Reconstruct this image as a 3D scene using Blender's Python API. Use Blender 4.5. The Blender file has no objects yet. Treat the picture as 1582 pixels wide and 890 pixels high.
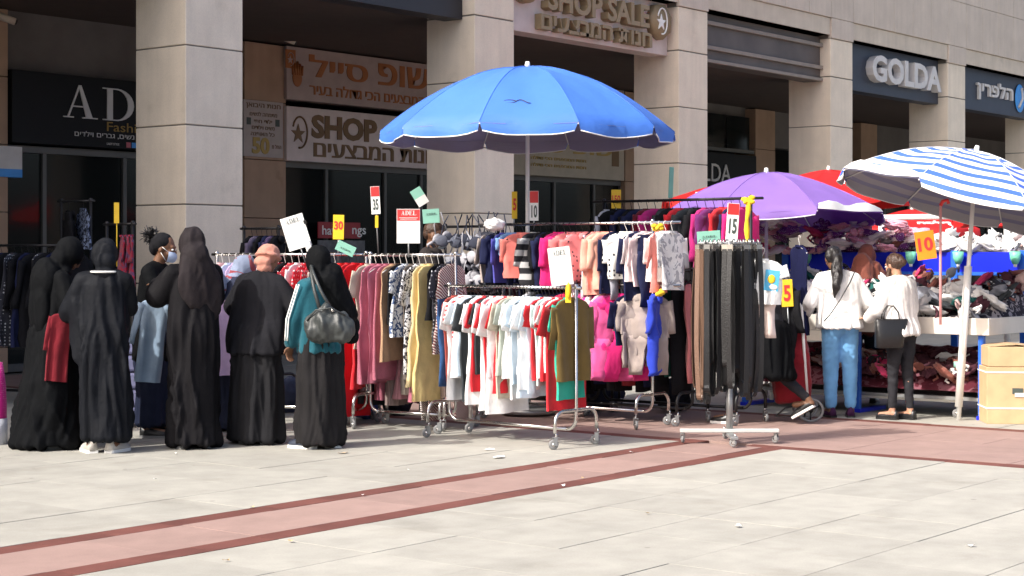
import bpy, bmesh, math, random
import numpy as np
from mathutils import Vector, Matrix, noise, Euler
R = math.radians; PI = math.pi; sin = math.sin; cos = math.cos
rnd = random.Random(7)
sc = bpy.context.scene
C = sc.collection
# ------------------------------------------------------------------ camera
TH = math.atan2(2089, 2650.0); SN = sin(TH); CS = cos(TH)
F = 2650.0; CX = 791.0; HY = 395.0; CH = 1.45
VIEW = -(PI/2-TH)                      # yaw of "facing away from the camera"
cam = bpy.data.cameras.new('camera'); co = bpy.data.objects.new('camera', cam); C.objects.link(co)
co.location = (0, 0, CH); co.rotation_euler = (PI/2, 0, VIEW)
cam.sensor_width = 36; cam.lens = F/1582*36; cam.shift_y = -50/1582.0
cam.clip_start = .1; cam.clip_end = 2000
sc.camera = co
# ------------------------------------------------------------------ light
SUN_EL = R(42)
sh = Vector((cos(R(15.5)), -sin(R(15.5)), 0))        # direction the shadows fall on the ground
sdir = Vector((sh.x*cos(SUN_EL), sh.y*cos(SUN_EL), -sin(SUN_EL)))
sun = bpy.data.lights.new('sun', 'SUN'); sun.energy = 2.6; sun.angle = R(.55); sun.color = (1, .965, .90)
so = bpy.data.objects.new('sun', sun); C.objects.link(so)
so.rotation_euler = sdir.to_track_quat('-Z', 'Y').to_euler()
w = bpy.data.worlds.new('World'); sc.world = w; w.use_nodes = True
nt = w.node_tree; nt.nodes.clear()
sky = nt.nodes.new('ShaderNodeTexSky'); sky.sky_type = 'NISHITA'; sky.sun_disc = False
sky.sun_elevation = SUN_EL; sky.sun_rotation = math.atan2(-sh.x, -sh.y); sky.dust_density = 5.0; sky.ozone_density = .2; sky.air_density = .7
bg = nt.nodes.new('ShaderNodeBackground'); bg.inputs[1].default_value = .15
ow = nt.nodes.new('ShaderNodeOutputWorld')
nt.links.new(sky.outputs[0], bg.inputs[0]); nt.links.new(bg.outputs[0], ow.inputs[0])
sc.view_settings.view_transform = 'Standard'; sc.view_settings.look = 'None'
sc.view_settings.exposure = 1.03; sc.view_settings.gamma = 1
sc.render.engine = 'CYCLES'; sc.cycles.max_bounces = 8; sc.cycles.diffuse_bounces = 4

# ------------------------------------------------------------------ picture measures -> world
def D(x, z):                           # column x at depth z -> (u, v)
    X = (x-CX)/F*z
    return Vector((CS*z+SN*X, SN*z-CS*X, 0))
def Gd(x, y): return D(x, CH*F/(y-HY))
def hz(y, z): return CH+(HY-y)/F*z
def PV(x, y, v):                       # on a plane v = const -> (u, height)
    r = (x-CX)/F
    u = v*(CS+SN*r)/(SN-CS*r)
    return u, CH+(HY-y)/F*(CS*u+SN*v)
def proj(u, v, h=0):
    z = CS*u+SN*v; X = SN*u-CS*v
    return CX+X/z*F, HY+(CH-h)/z*F, z

# ------------------------------------------------------------------ materials
MATS = {}
def newmat(name):
    m = bpy.data.materials.new(name); m.use_nodes = True
    n = m.node_tree.nodes; l = m.node_tree.links
    return m, n, l, n['Principled BSDF']
def nd(n, t, **k):
    q = n.new(t)
    for a, b in k.items(): setattr(q, a, b)
    return q
def coords(n, l, sx=1, sy=1, sz=1, rot=(0, 0, 0)):
    tc = nd(n, 'ShaderNodeTexCoord'); mp = nd(n, 'ShaderNodeMapping')
    mp.inputs['Scale'].default_value = (sx, sy, sz); mp.inputs['Rotation'].default_value = rot
    l.new(tc.outputs['Object'], mp.inputs[0]); return mp
def vary(n, l, bs, col, amt, scale, detail=4, mp=None, rand=0):
    mp = mp or coords(n, l)
    ns = nd(n, 'ShaderNodeTexNoise'); ns.inputs['Scale'].default_value = scale; ns.inputs['Detail'].default_value = detail
    l.new(mp.outputs[0], ns.inputs[0])
    mr = nd(n, 'ShaderNodeMapRange'); mr.inputs[1].default_value = .3; mr.inputs[2].default_value = .7
    mr.inputs[3].default_value = 1-amt; mr.inputs[4].default_value = 1+amt
    l.new(ns.outputs[0], mr.inputs[0])
    out = mr.outputs[0]
    if rand:
        oi = nd(n, 'ShaderNodeObjectInfo'); m2 = nd(n, 'ShaderNodeMapRange')
        m2.inputs[3].default_value = 1-rand; m2.inputs[4].default_value = 1+rand
        l.new(oi.outputs['Random'], m2.inputs[0])
        mm = nd(n, 'ShaderNodeMath', operation='MULTIPLY'); l.new(out, mm.inputs[0]); l.new(m2.outputs[0], mm.inputs[1]); out = mm.outputs[0]
    vm = nd(n, 'ShaderNodeVectorMath', operation='SCALE')
    if isinstance(col, (tuple, list)): vm.inputs[0].default_value = col[:3]
    else: l.new(col, vm.inputs[0])
    l.new(out, vm.inputs['Scale']); l.new(vm.outputs[0], bs.inputs['Base Color'])
    return ns
def bump(n, l, bs, src, strength, dist=.01):
    b = nd(n, 'ShaderNodeBump'); b.inputs['Strength'].default_value = strength; b.inputs['Distance'].default_value = dist
    l.new(src, b.inputs['Height']); l.new(b.outputs[0], bs.inputs['Normal'])
def cloth(col, pat=None, col2=None, sc_=40, rough=.9):
    key = ('cloth', tuple(col), pat, tuple(col2) if col2 else None, sc_, rough)
    if key in MATS: return MATS[key]
    m, n, l, bs = newmat('cloth'); mp = coords(n, l)
    c = tuple(col)
    if pat:
        mix = nd(n, 'ShaderNodeMix', data_type='RGBA')
        mix.inputs[6].default_value = (*col, 1); mix.inputs[7].default_value = (*col2, 1)
        if pat == 'dots':
            vo = nd(n, 'ShaderNodeTexVoronoi'); vo.inputs['Scale'].default_value = sc_; vo.inputs['Randomness'].default_value = .25
            l.new(mp.outputs[0], vo.inputs[0]); th = nd(n, 'ShaderNodeMath', operation='LESS_THAN'); th.inputs[1].default_value = .27
            l.new(vo.outputs['Distance'], th.inputs[0]); l.new(th.outputs[0], mix.inputs[0])
        elif pat == 'floral':
            ns = nd(n, 'ShaderNodeTexNoise'); ns.inputs['Scale'].default_value = sc_; ns.inputs['Distortion'].default_value = 1.5
            l.new(mp.outputs[0], ns.inputs[0]); th = nd(n, 'ShaderNodeMath', operation='GREATER_THAN'); th.inputs[1].default_value = .52
            l.new(ns.outputs[0], th.inputs[0]); l.new(th.outputs[0], mix.inputs[0])
        elif pat in ('hstripe', 'diag'):
            mp.inputs['Rotation'].default_value = (0, R(38) if pat == 'diag' else 0, 0)
            wv = nd(n, 'ShaderNodeTexWave', bands_direction='Z', wave_profile='SIN'); wv.inputs['Scale'].default_value = sc_
            wv.inputs['Distortion'].default_value = 1.0 if pat == 'diag' else .2
            l.new(mp.outputs[0], wv.inputs[0]); th = nd(n, 'ShaderNodeMath', operation='GREATER_THAN'); th.inputs[1].default_value = .5
            l.new(wv.outputs['Fac'], th.inputs[0]); l.new(th.outputs[0], mix.inputs[0])
        c = mix.outputs[2]; mp = coords(n, l)
    vary(n, l, bs, c, .14, 6, mp=mp)
    nb = nd(n, 'ShaderNodeTexNoise'); nb.inputs['Scale'].default_value = 28; nb.inputs['Detail'].default_value = 5
    l.new(mp.outputs[0], nb.inputs[0]); bump(n, l, bs, nb.outputs[0], .35, .012)
    bs.inputs['Roughness'].default_value = rough; bs.inputs['Sheen Weight'].default_value = .12 if max(col) > .1 else 0
    bs.inputs['Specular IOR Level'].default_value = .2 if max(col) > .1 else .1
    MATS[key] = m; return m
def plain(name, col, rough=.6, metal=0, amt=.08, scale=5, bmp=0, rand=0, spec=.5):
    key = (name, tuple(col), rough)
    if key in MATS: return MATS[key]
    m, n, l, bs = newmat(name); ns = vary(n, l, bs, col, amt, scale, rand=rand)
    bs.inputs['Roughness'].default_value = rough; bs.inputs['Metallic'].default_value = metal; bs.inputs['Specular IOR Level'].default_value = spec
    if bmp: bump(n, l, bs, ns.outputs[0], bmp, .01)
    MATS[key] = m; return m
def stone(name, col, amt=.09, stain=.0, rand=.055, grain=.06, rough=.75, st_col=(.2, .17, .13), st_th=.62, spots=False):
    m, n, l, bs = newmat(name); tc = nd(n, 'ShaderNodeTexCoord'); oi = nd(n, 'ShaderNodeObjectInfo')
    ad = nd(n, 'ShaderNodeVectorMath', operation='ADD'); l.new(tc.outputs['Object'], ad.inputs[0]); l.new(oi.outputs['Location'], ad.inputs[1])
    g = nd(n, 'ShaderNodeTexNoise'); g.inputs['Scale'].default_value = 90; g.inputs['Detail'].default_value = 3; l.new(ad.outputs[0], g.inputs[0])
    s = nd(n, 'ShaderNodeTexNoise'); s.inputs['Scale'].default_value = 1.7; s.inputs['Detail'].default_value = 7; s.inputs['Roughness'].default_value = .62; l.new(ad.outputs[0], s.inputs[0])
    mr = nd(n, 'ShaderNodeMapRange'); mr.inputs[1].default_value = st_th; mr.inputs[2].default_value = st_th+.14; mr.inputs[4].default_value = stain; l.new(s.outputs[0], mr.inputs[0])
    mix = nd(n, 'ShaderNodeMix', data_type='RGBA'); mix.inputs[6].default_value = (*col, 1); mix.inputs[7].default_value = (*st_col, 1); l.new(mr.outputs[0], mix.inputs[0])
    g2 = nd(n, 'ShaderNodeMapRange'); g2.inputs[3].default_value = 1-grain*2; g2.inputs[4].default_value = 1+grain*2; l.new(g.outputs[0], g2.inputs[0])
    vm = nd(n, 'ShaderNodeVectorMath', operation='SCALE'); l.new(mix.outputs[2], vm.inputs[0]); l.new(g2.outputs[0], vm.inputs['Scale'])
    mpx = nd(n, 'ShaderNodeVectorMath', operation='MULTIPLY'); mpx.inputs[1].default_value = (1, 1, 1); l.new(ad.outputs[0], mpx.inputs[0])
    sv = nd(n, 'ShaderNodeVectorMath', operation='MULTIPLY'); sv.inputs[1].default_value = (5.5, 5.5, .45); l.new(ad.outputs[0], sv.inputs[0])
    s3_ = nd(n, 'ShaderNodeTexNoise'); s3_.inputs['Scale'].default_value = 1.6; s3_.inputs['Detail'].default_value = 6; l.new(sv.outputs[0], s3_.inputs[0])
    m3 = nd(n, 'ShaderNodeMapRange'); m3.inputs[1].default_value = .35; m3.inputs[2].default_value = .7; m3.inputs[3].default_value = 1.02; m3.inputs[4].default_value = .94; l.new(s3_.outputs[0], m3.inputs[0])
    vo = nd(n, 'ShaderNodeTexVoronoi'); vo.inputs['Scale'].default_value = 2.6; l.new(ad.outputs[0], vo.inputs[0])
    m4 = nd(n, 'ShaderNodeMapRange'); m4.inputs[1].default_value = .035; m4.inputs[2].default_value = .055; m4.inputs[3].default_value = .68 if spots else 1; m4.inputs[4].default_value = 1; l.new(vo.outputs['Distance'], m4.inputs[0])
    mm3 = nd(n, 'ShaderNodeMath', operation='MULTIPLY'); l.new(m3.outputs[0], mm3.inputs[0]); l.new(m4.outputs[0], mm3.inputs[1])
    v3 = nd(n, 'ShaderNodeVectorMath', operation='SCALE'); l.new(vm.outputs[0], v3.inputs[0]); l.new(mm3.outputs[0], v3.inputs['Scale']); vm = v3
    vary(n, l, bs, vm.outputs[0], amt, 3.1, 8, mp=mpx, rand=rand)
    bs.inputs['Roughness'].default_value = rough; bs.inputs['Specular IOR Level'].default_value = .3
    bump(n, l, bs, g.outputs[0], .12, .004); return m
M_col = stone('cream_stone', (.79, .69, .555), .06, .35, .03, st_col=(.45, .38, .28), st_th=.6)
M_fas = stone('pinkish_stone', (.60, .52, .44), .06, .2, .03, st_col=(.3, .26, .22))
M_lin = stone('tan_lintel', (.62, .54, .44), .08, .3, .03)
M_pil = stone('tan_plaster', (.42, .28, .19), .08, .6, .03, st_col=(.2, .1, .05), st_th=.66)
M_slab = stone('paving', (.345, .335, .298), .10, .45, .06, st_col=(.25, .235, .2), st_th=.56, spots=True)
M_pink = stone('pink_paving', (.30, .205, .18), .08, .3, .05, st_col=(.38, .28, .24))
M_mar = stone('maroon_paving', (.14, .052, .042), .15, .35, .12, st_col=(.4, .2, .16), grain=.1)
M_joint = plain('joint_dirt', (.17, .155, .13), .95)
M_ceil = plain('brown_ceiling', (.085, .06, .05), .8)
M_wallup = plain('grey_wall', (.15, .135, .125), .8, amt=.15, scale=2)
M_chrome = plain('chrome', (.62, .6, .58), .22, 1)
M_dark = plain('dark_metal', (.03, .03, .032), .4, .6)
M_greym = plain('grey_metal', (.35, .36, .36), .45, .7)
M_white = plain('white_paint', (.78, .77, .74), .5)
M_rub = plain('grey_rubber', (.2, .2, .2), .6)
M_blackpl = plain('black_plastic', (.015, .015, .016), .35)
M_yel = plain('yellow_plastic', (.8, .52, .02), .5)
M_greyw = plain('grey_white_paint', (.5, .5, .48), .5)
M_red = plain('red_print', (.62, .03, .03), .5)
M_teal = plain('green_card', (.22, .48, .38), .6)
M_gold = plain('bronze_letters', (.16, .085, .028), .5)
M_gold3 = plain('bronze_block', (.29, .215, .12), .5)
M_ora = plain('orange_brown', (.36, .12, .03), .5)
M_boardp = plain('cream_board', (.42, .355, .32), .5)
M_boardw = plain('white_board', (.62, .53, .50), .5)
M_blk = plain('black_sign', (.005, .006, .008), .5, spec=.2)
M_navy = plain('navy_sign', (.03, .038, .06), .5)
M_text = plain('pale_letters', (.62, .6, .58), .5)
M_card = plain('card_white', (.85, .85, .82), .6, amt=.02)
M_ink = plain('dark_ink', (.06, .08, .07), .6)
M_blue = plain('blue_panel', (.005, .02, .62), .35)
M_blue2 = plain('blue_post', (.02, .13, .62), .4)
M_cart = plain('cardboard', (.52, .36, .2), .85, amt=.08, scale=9)
M_skinD = plain('brown_skin', (.16, .075, .04), .55)
M_skin = plain('skin', (.42, .22, .14), .55)
M_mask = plain('mask_blue', (.5, .6, .78), .8)
M_hair = plain('black_hair', (.012, .010, .010), .45, amt=.4, scale=60, bmp=.6)
M_hairb = plain('brown_hair', (.055, .028, .018), .5, amt=.4, scale=60, bmp=.6)
def glassmat():
    m, n, l, bs = newmat('shop_glass'); bs.inputs['Base Color'].default_value = (.012, .015, .015, 1)
    bs.inputs['Roughness'].default_value = .08; bs.inputs['Specular IOR Level'].default_value = .35; bs.inputs['Alpha'].default_value = .72
    return m
M_glass = glassmat()

# ------------------------------------------------------------------ mesh helpers
class MB:
    def __init__(s): s.v = []; s.f = []; s.m = []; s.sm = []; s.mats = []
    def mi(s, m):
        if m not in s.mats: s.mats.append(m)
        return s.mats.index(m)
    def add(s, vs, fs, mat, smooth=False, M=None):
        b = len(s.v); k = s.mi(mat)
        s.v += [tuple(M @ Vector(p)) if M is not None else tuple(p) for p in vs]
        for f in fs: s.f.append(tuple(b+i for i in f)); s.m.append(k); s.sm.append(smooth)
        return s
    def box(s, c, d, mat, rot=None, bev=0):
        x, y, z = [k/2 for k in d]
        M = Matrix.Translation(c)
        if rot: M = M @ Euler(rot).to_matrix().to_4x4()
        if bev > 0 and min(x, y, z) > bev:
            b = bev; vs = []
            for sx in (-1, 1):
                for sy in (-1, 1):
                    for sz in (-1, 1):
                        vs += [(sx*(x-b), sy*(y-b), sz*z), (sx*(x-b), sy*y, sz*(z-b)), (sx*x, sy*(y-b), sz*(z-b))]
            bm = bmesh.new(); [bm.verts.new(p) for p in vs]; bmesh.ops.convex_hull(bm, input=bm.verts)
            bm.verts.index_update(); vv = [p.co[:] for p in bm.verts]; ff = [[q.index for q in f.verts] for f in bm.faces]; bm.free()
            return s.add(vv, ff, mat, False, M)
        vs = [(sx*x, sy*y, sz*z) for sx in (-1, 1) for sy in (-1, 1) for sz in (-1, 1)]
        return s.add(vs, [(0, 1, 3, 2), (4, 6, 7, 5), (0, 4, 5, 1), (2, 3, 7, 6), (0, 2, 6, 4), (1, 5, 7, 3)], mat, False, M)
    def bb(s, x0, x1, y0, y1, z0, z1, mat, bev=0):
        return s.box(((x0+x1)/2, (y0+y1)/2, (z0+z1)/2), (x1-x0, y1-y0, z1-z0), mat, None, bev)
    def rings(s, rs, mat, cap=True, smooth=True, closed=True):
        n = len(rs[0]); vs = [p for r in rs for p in r]; fs = []
        for i in range(len(rs)-1):
            for j in range(n if closed else n-1):
                a = i*n+j; b = i*n+(j+1) % n; fs.append((a, b, b+n, a+n))
        if cap and closed: fs.append(tuple(range(n))[::-1]); fs.append(tuple(range((len(rs)-1)*n, len(rs)*n)))
        return s.add(vs, fs, mat, smooth)
    def tube(s, pts, r, mat, n=8, cap=True):
        pts = [Vector(p) for p in pts]; rs = []
        rr = r if isinstance(r, (list, tuple)) else [r]*len(pts)
        up = None
        for i, p in enumerate(pts):
            a = pts[max(i-1, 0)]; b = pts[min(i+1, len(pts)-1)]; t = (b-a)
            if t.length < 1e-9: t = Vector((0, 0, 1))
            t.normalize()
            if up is None: up = t.orthogonal().normalized()
            up = (up-t*up.dot(t))
            up = up.normalized() if up.length > 1e-6 else t.orthogonal().normalized()
            w_ = t.cross(up)
            rs.append([p+(up*cos(2*PI*j/n)+w_*sin(2*PI*j/n))*rr[i] for j in range(n)])
        return s.rings(rs, mat, cap)
    def ell(s, c, r, mat, nu=14, nv=9, rot=None, fn=None):
        M = Matrix.Translation(c)
        if rot: M = M @ Euler(rot).to_matrix().to_4x4()
        vs = []; fs = []
        for i in range(1, nv):
            a = PI*i/nv
            for j in range(nu):
                b = 2*PI*j/nu; p = (sin(a)*cos(b), sin(a)*sin(b), cos(a))
                if fn: p = fn(p)
                vs.append((p[0]*r[0], p[1]*r[1], p[2]*r[2]))
        vs.append((0, 0, r[2])); vs.append((0, 0, -r[2])); T = len(vs)-2
        for i in range(nv-2):
            for j in range(nu):
                a = i*nu+j; b = i*nu+(j+1) % nu; fs.append((a, a+nu, b+nu, b))
        for j in range(nu):
            fs.append((T, j, (j+1) % nu)); fs.append((T+1, (nv-2)*nu+(j+1) % nu, (nv-2)*nu+j))
        return s.add(vs, fs, mat, True, M)
    def cap(s, a, b, ra, rb, mat, n=12):
        a = Vector(a); b = Vector(b); s.tube([a, b], [ra, rb], mat, n)
        s.ell(a, (ra, ra, ra), mat, n, 8); s.ell(b, (rb, rb, rb), mat, n, 8); return s
    def mesh(s, name):
        me = bpy.data.meshes.new(name); me.from_pydata(s.v, [], s.f)
        for m in s.mats: me.materials.append(m)
        me.polygons.foreach_set('material_index', s.m); me.polygons.foreach_set('use_smooth', s.sm); me.update(); return me
    def build(s, name, parent=None, loc=None, rot=None):
        return link(name, s.mesh(name), parent, loc, rot)
def link(name, me, parent=None, loc=None, rot=None):
    o = bpy.data.objects.new(name, me); C.objects.link(o)
    if parent: o.parent = parent
    if loc is not None: o.location = loc
    if rot is not None: o.rotation_euler = rot
    return o
def tag(o, label=None, cat=None, group=None, kind=None):
    if label: o['label'] = label
    if cat: o['category'] = cat
    if group: o['group'] = group
    if kind: o['kind'] = kind
    return o
def thing(name, label, cat, loc=(0, 0, 0), rz=0, group=None, rot=None):
    o = bpy.data.objects.new(name, None); C.objects.link(o); o.location = loc
    o.rotation_euler = rot or (0, 0, rz); o.empty_display_size = .1
    return tag(o, label, cat, group)
TMP = bpy.data.scenes.new('workbench')
def evaluated_mesh(o):
    TMP.collection.objects.link(o); vl = TMP.view_layers[0]; vl.update(); dg = vl.depsgraph
    me = bpy.data.meshes.new_from_object(o.evaluated_get(dg)); bpy.data.objects.remove(o); return me
def remesh(mb, mat, voxel=.011, smooth=2, fold=None, thick=None):
    """union of overlapping closed shapes -> one continuous surface"""
    me = mb.mesh('tmp'); o = bpy.data.objects.new('tmp', me)
    q = o.modifiers.new('r', 'REMESH'); q.mode = 'VOXEL'; q.voxel_size = voxel
    if smooth: q = o.modifiers.new('s', 'SMOOTH'); q.iterations = smooth; q.factor = .5
    m2 = evaluated_mesh(o); bpy.data.meshes.remove(me)
    if fold:
        nv = len(m2.vertices); cc = np.empty(nv*3); nn = np.empty(nv*3)
        m2.vertices.foreach_get('co', cc); m2.vertices.foreach_get('normal', nn)
        cc = cc.reshape(-1, 3); nn = nn.reshape(-1, 3)
        d = np.array([fold(Vector(q)) for q in cc]); cc = cc+nn*d[:, None]; m2.vertices.foreach_set('co', cc.ravel())
    m2.materials.clear(); m2.materials.append(mat)
    m2.polygons.foreach_set('use_smooth', [True]*len(m2.polygons)); m2.update(); return m2
def foldfn(amp, f=9, zs=.25, z0=0, z1=1.4, seed=0):
    def g(p):
        k = amp
        a = noise.noise(Vector((p.x*f+seed, p.y*f-seed, p.z*f*zs)))
        b = noise.noise(Vector((p.x*f*2.3+seed, p.y*f*2.3, p.z*f*zs*2+seed)))
        return k*(a*1.0+b*.5)
    return g
# text fitted into a box x0..x1, z0..z1 on the plane y (reading along +x, facing -y)
def text_mesh(body, x0, x1, z0, z1, mat, depth=.01, y=0, bold=.0, side=None):
    cu = bpy.data.curves.new('t', 'FONT'); cu.body = body; cu.size = 1; cu.extrude = .5; cu.offset = bold; cu.resolution_u = 3
    o = bpy.data.objects.new('t', cu); me = evaluated_mesh(o); bpy.data.curves.remove(cu)
    n = len(me.vertices); a = np.empty(n*3); me.vertices.foreach_get('co', a); a = a.reshape(-1, 3)
    mn = a.min(0); mx = a.max(0); b = np.empty_like(a)
    b[:, 0] = x0+(a[:, 0]-mn[0])/max(mx[0]-mn[0], 1e-6)*(x1-x0)
    b[:, 2] = z0+(a[:, 1]-mn[1])/max(mx[1]-mn[1], 1e-6)*(z1-z0)
    b[:, 1] = y-depth*(a[:, 2]+.5)
    me.vertices.foreach_set('co', b.ravel()); me.materials.clear(); me.materials.append(mat)
    if side:
        me.materials.append(side)
        me.update()
        me.polygons.foreach_set('material_index', [0 if abs(p.normal.y) > .9 else 1 for p in me.polygons])
    me.update(); return me
def he(s): return s[::-1]
def letters(me, parent):
    """raised sign: every letter its own part"""
    n = len(me.vertices); par = list(range(n))
    def fd(a):
        while par[a] != a: par[a] = par[par[a]]; a = par[a]
        return a
    for e in me.edges:
        a, b = fd(e.vertices[0]), fd(e.vertices[1])
        if a != b: par[a] = b
    g = {}
    for i in range(n): g.setdefault(fd(i), []).append(i)
    isl = sorted([(min(me.vertices[i].co.x for i in v), max(me.vertices[i].co.x for i in v), v) for v in g.values()], key=lambda q: q[0]); out = []
    for a, b, v in isl:
        if out and min(out[-1][1], b)-a > .5*min(b-a, out[-1][1]-out[-1][0]): out[-1][1] = max(out[-1][1], b); out[-1][2] += v
        else: out.append([a, b, list(v)])
    for a, b, v in out:
        st = {q: i for i, q in enumerate(v)}
        m2 = bpy.data.meshes.new('letter'); m2.from_pydata([me.vertices[q].co[:] for q in v], [], [[st[q] for q in p.vertices] for p in me.polygons if p.vertices[0] in st])
        m2.materials.append(me.materials[0]); m2.update(); link('letter', m2, parent)
def foldridge(amp, f=12, zs=.12, seed=0, z1=1.5):
    def g(p):
        a = noise.noise(Vector((p.x*f+seed, p.y*f-seed, p.z*f*zs))); b = noise.noise(Vector((p.x*f*2.1-seed, p.y*f*2.1, p.z*f*zs*2.5+seed)))
        return amp*((.32-abs(a))*1.9+(.3-abs(b))*.7)
    return g
# serif capitals A D E L drawn as strokes with serifs
def serif(mb, ch, x, z, w_, h, y, mat, d=.012):
    def poly(ps, k):
        n = len(ps); dd = d+k*.0006
        vs = [(x+p[0]*w_, y, z+p[1]*h) for p in ps]+[(x+p[0]*w_, y-dd, z+p[1]*h) for p in ps]
        fs = [tuple(range(n, 2*n)), tuple(range(n))[::-1]]+[(i, (i+1) % n, n+(i+1) % n, n+i) for i in range(n)]
        mb.add(vs, fs, mat)
    if ch == 'A':
        poly([(.12, .03), (.17, .03), (.49, .97), (.44, .97)], 0); poly([(.66, .03), (.85, .03), (.52, 1), (.44, 1)], 1)
        poly([(.22, .33), (.7, .33), (.69, .37), (.23, .37)], 2); poly([(0, 0), (.3, 0), (.3, .035), (0, .035)], 3); poly([(.55, 0), (1, 0), (1, .035), (.55, .035)], 4)
    if ch == 'D':
        poly([(.14, 0), (.32, 0), (.32, 1), (.14, 1)], 0); poly([(0, 0), (.5, 0), (.5, .035), (0, .035)], 1); poly([(0, .965), (.5, .965), (.5, 1), (0, 1)], 2)
        o_ = []; i_ = []
        for k in range(13):
            a = -PI/2+PI*k/12; o_.append((.45+.55*cos(a), .5+.5*sin(a))); i_.append((.45+.36*cos(a), .5+.465*sin(a)))
        for k in range(12): poly([o_[k], o_[k+1], i_[k+1], i_[k]], 3+(k % 2)*.5)
    if ch in 'EL':
        poly([(.14, 0), (.34, 0), (.34, 1), (.14, 1)], 0); poly([(0, 0), (.9, 0), (.9, .05), (0, .05)], 1)
        poly([(.86, 0), (.92, 0), (.98, .3), (.94, .3)], 2)
        poly([(0, .96), (.48 if ch == 'L' else .86, .96), (.48 if ch == 'L' else .86, 1), (0, 1)], 3)
        if ch == 'E': poly([(.34, .48), (.66, .48), (.66, .53), (.34, .53)], 4); poly([(.66, .4), (.7, .4), (.7, .62), (.66, .62)], 5); poly([(.82, .76), (.86, .76), (.9, 1), (.84, 1)], 6)
def adel(mb, x0, x1, z0, z1, y, mat, d=.002):
    W = (x1-x0)/4.0
    for i, ch in enumerate('ADEL'): serif(mb, ch, x0+i*W, z0, W*.88, z1-z0, y, mat, d)

# ================================================================== SETTING: ground
VF = 13.78                              # plane of the column fronts
CW = .81; BAY = 4.75; U0 = 11.97        # column width, spacing, first column
g = MB(); g.add([(-60, -60, -.02), (160, -60, -.02), (160, 120, -.02), (-60, 120, -.02)], [(0, 1, 2, 3)], M_joint)
tag(g.build('ground'), kind='structure')
plaza = tag(link('plaza', None), kind='structure')
def slabmesh(a, b, mat, th=.02, bev=.0007):
    m = MB(); z = 0; x = a/2; y = b/2
    vs = [(-x, -y, -th), (x, -y, -th), (x, y, -th), (-x, y, -th), (-x, -y, -bev), (x, -y, -bev), (x, y, -bev), (-x, y, -bev),
          (-x+bev, -y+bev, 0), (x-bev, -y+bev, 0), (x-bev, y-bev, 0), (-x+bev, y-bev, 0)]
    fs = [(8, 9, 10, 11)]+[(i, (i+1) % 4, 4+(i+1) % 4, 4+i) for i in range(4)]+[(4+i, 4+(i+1) % 4, 8+(i+1) % 4, 8+i) for i in range(4)]
    return m.add(vs, fs, mat)
P_ = .65
S_slab = slabmesh(P_-.0015, P_-.0055, M_slab); S_slab_me = S_slab.mesh('paving_slab')
far_s = MB(); single = 0
def put(name, mb, me, u, v, rz=0, force=None):
    x, y, z = proj(u, v)
    dz = rnd.uniform(-.0012, .0012)
    vis = (z > 7.0 and -60 < x < 1640 and y < 960 and z < 13.6)
    if force is not None: vis = force and vis
    if vis:
        o = link(name, me, plaza, (u, v, dz), (0, 0, rz)); return 1
    if z > 3 and -500 < x < 2000 and z < 60 or True:
        Mx = Matrix.Translation((u, v, dz)) @ Matrix.Rotation(rz, 4, 'Z')
        far_s.add(mb.v, mb.f, mb.mats[0], False, Mx)
    return 0
VS0 = 6.37; VS1 = 7.28; UR0 = 11.35; UR1 = 13.84
cnt = 0
k = 0
rows = [VS0-P_*(i+.5) for i in range(22)]+[VS1+P_*(i+.5) for i in range(17)]
for ri, v in enumerate(rows):
    off = (ri*.37) % 1*P_
    u = UR0-P_/2
    while u > -6: cnt += put('paving_slab', S_slab, S_slab_me, u, v); u -= P_
    u = UR1+P_/2
    while u < 44: cnt += put('paving_slab', S_slab, S_slab_me, u, v); u += P_
v = VS0+P_/2+.13
u = UR1+P_/2
while u < 44:
    far_s.add(slabmesh(P_-.004, .9, M_slab).v, S_slab.f, M_slab, False, Matrix.Translation((u, (VS0+VS1)/2, 0))); u += P_
mw = .17
S_mar = slabmesh(P_*.62-.003, mw-.006, M_mar); S_mar_me = S_mar.mesh('maroon_tile')
S_pk = slabmesh(P_-.003, (VS1-VS0-2*mw)-.004, M_pink); S_pk_me = S_pk.mesh('pink_tile')
u = UR0-P_*.31
while u > -4:
    for vv in (VS0+mw/2, VS1-mw/2):
        if not (vv > 7 and u > UR0): cnt += put('maroon_tile', S_mar, S_mar_me, u, vv)
    u -= P_*.62
u = UR0-P_/2
while u > -4: cnt += put('pink_tile', S_pk, S_pk_me, u, (VS0+VS1)/2); u -= P_
S_pk2 = slabmesh((UR1-UR0-2*mw)/4-.004, P_-.004, M_pink); S_pk2_me = S_pk2.mesh('pink_tile')
v = -8.0
while v < 18:
    for q in range(4):
        cnt += put('pink_tile', S_pk2, S_pk2_me, UR0+mw+(UR1-UR0-2*mw)/4*(q+.5), v)
    v += P_
v = -8.0
while v < 18:
    for uu in (UR0+mw/2, UR1-mw/2):
        if uu > 12 or not (VS0+mw < v < VS1-mw): cnt += put('maroon_tile', S_mar, S_mar_me, uu, v, PI/2)
    v += P_*.62
tag(far_s.build('far_paving', plaza), kind='stuff')
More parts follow.
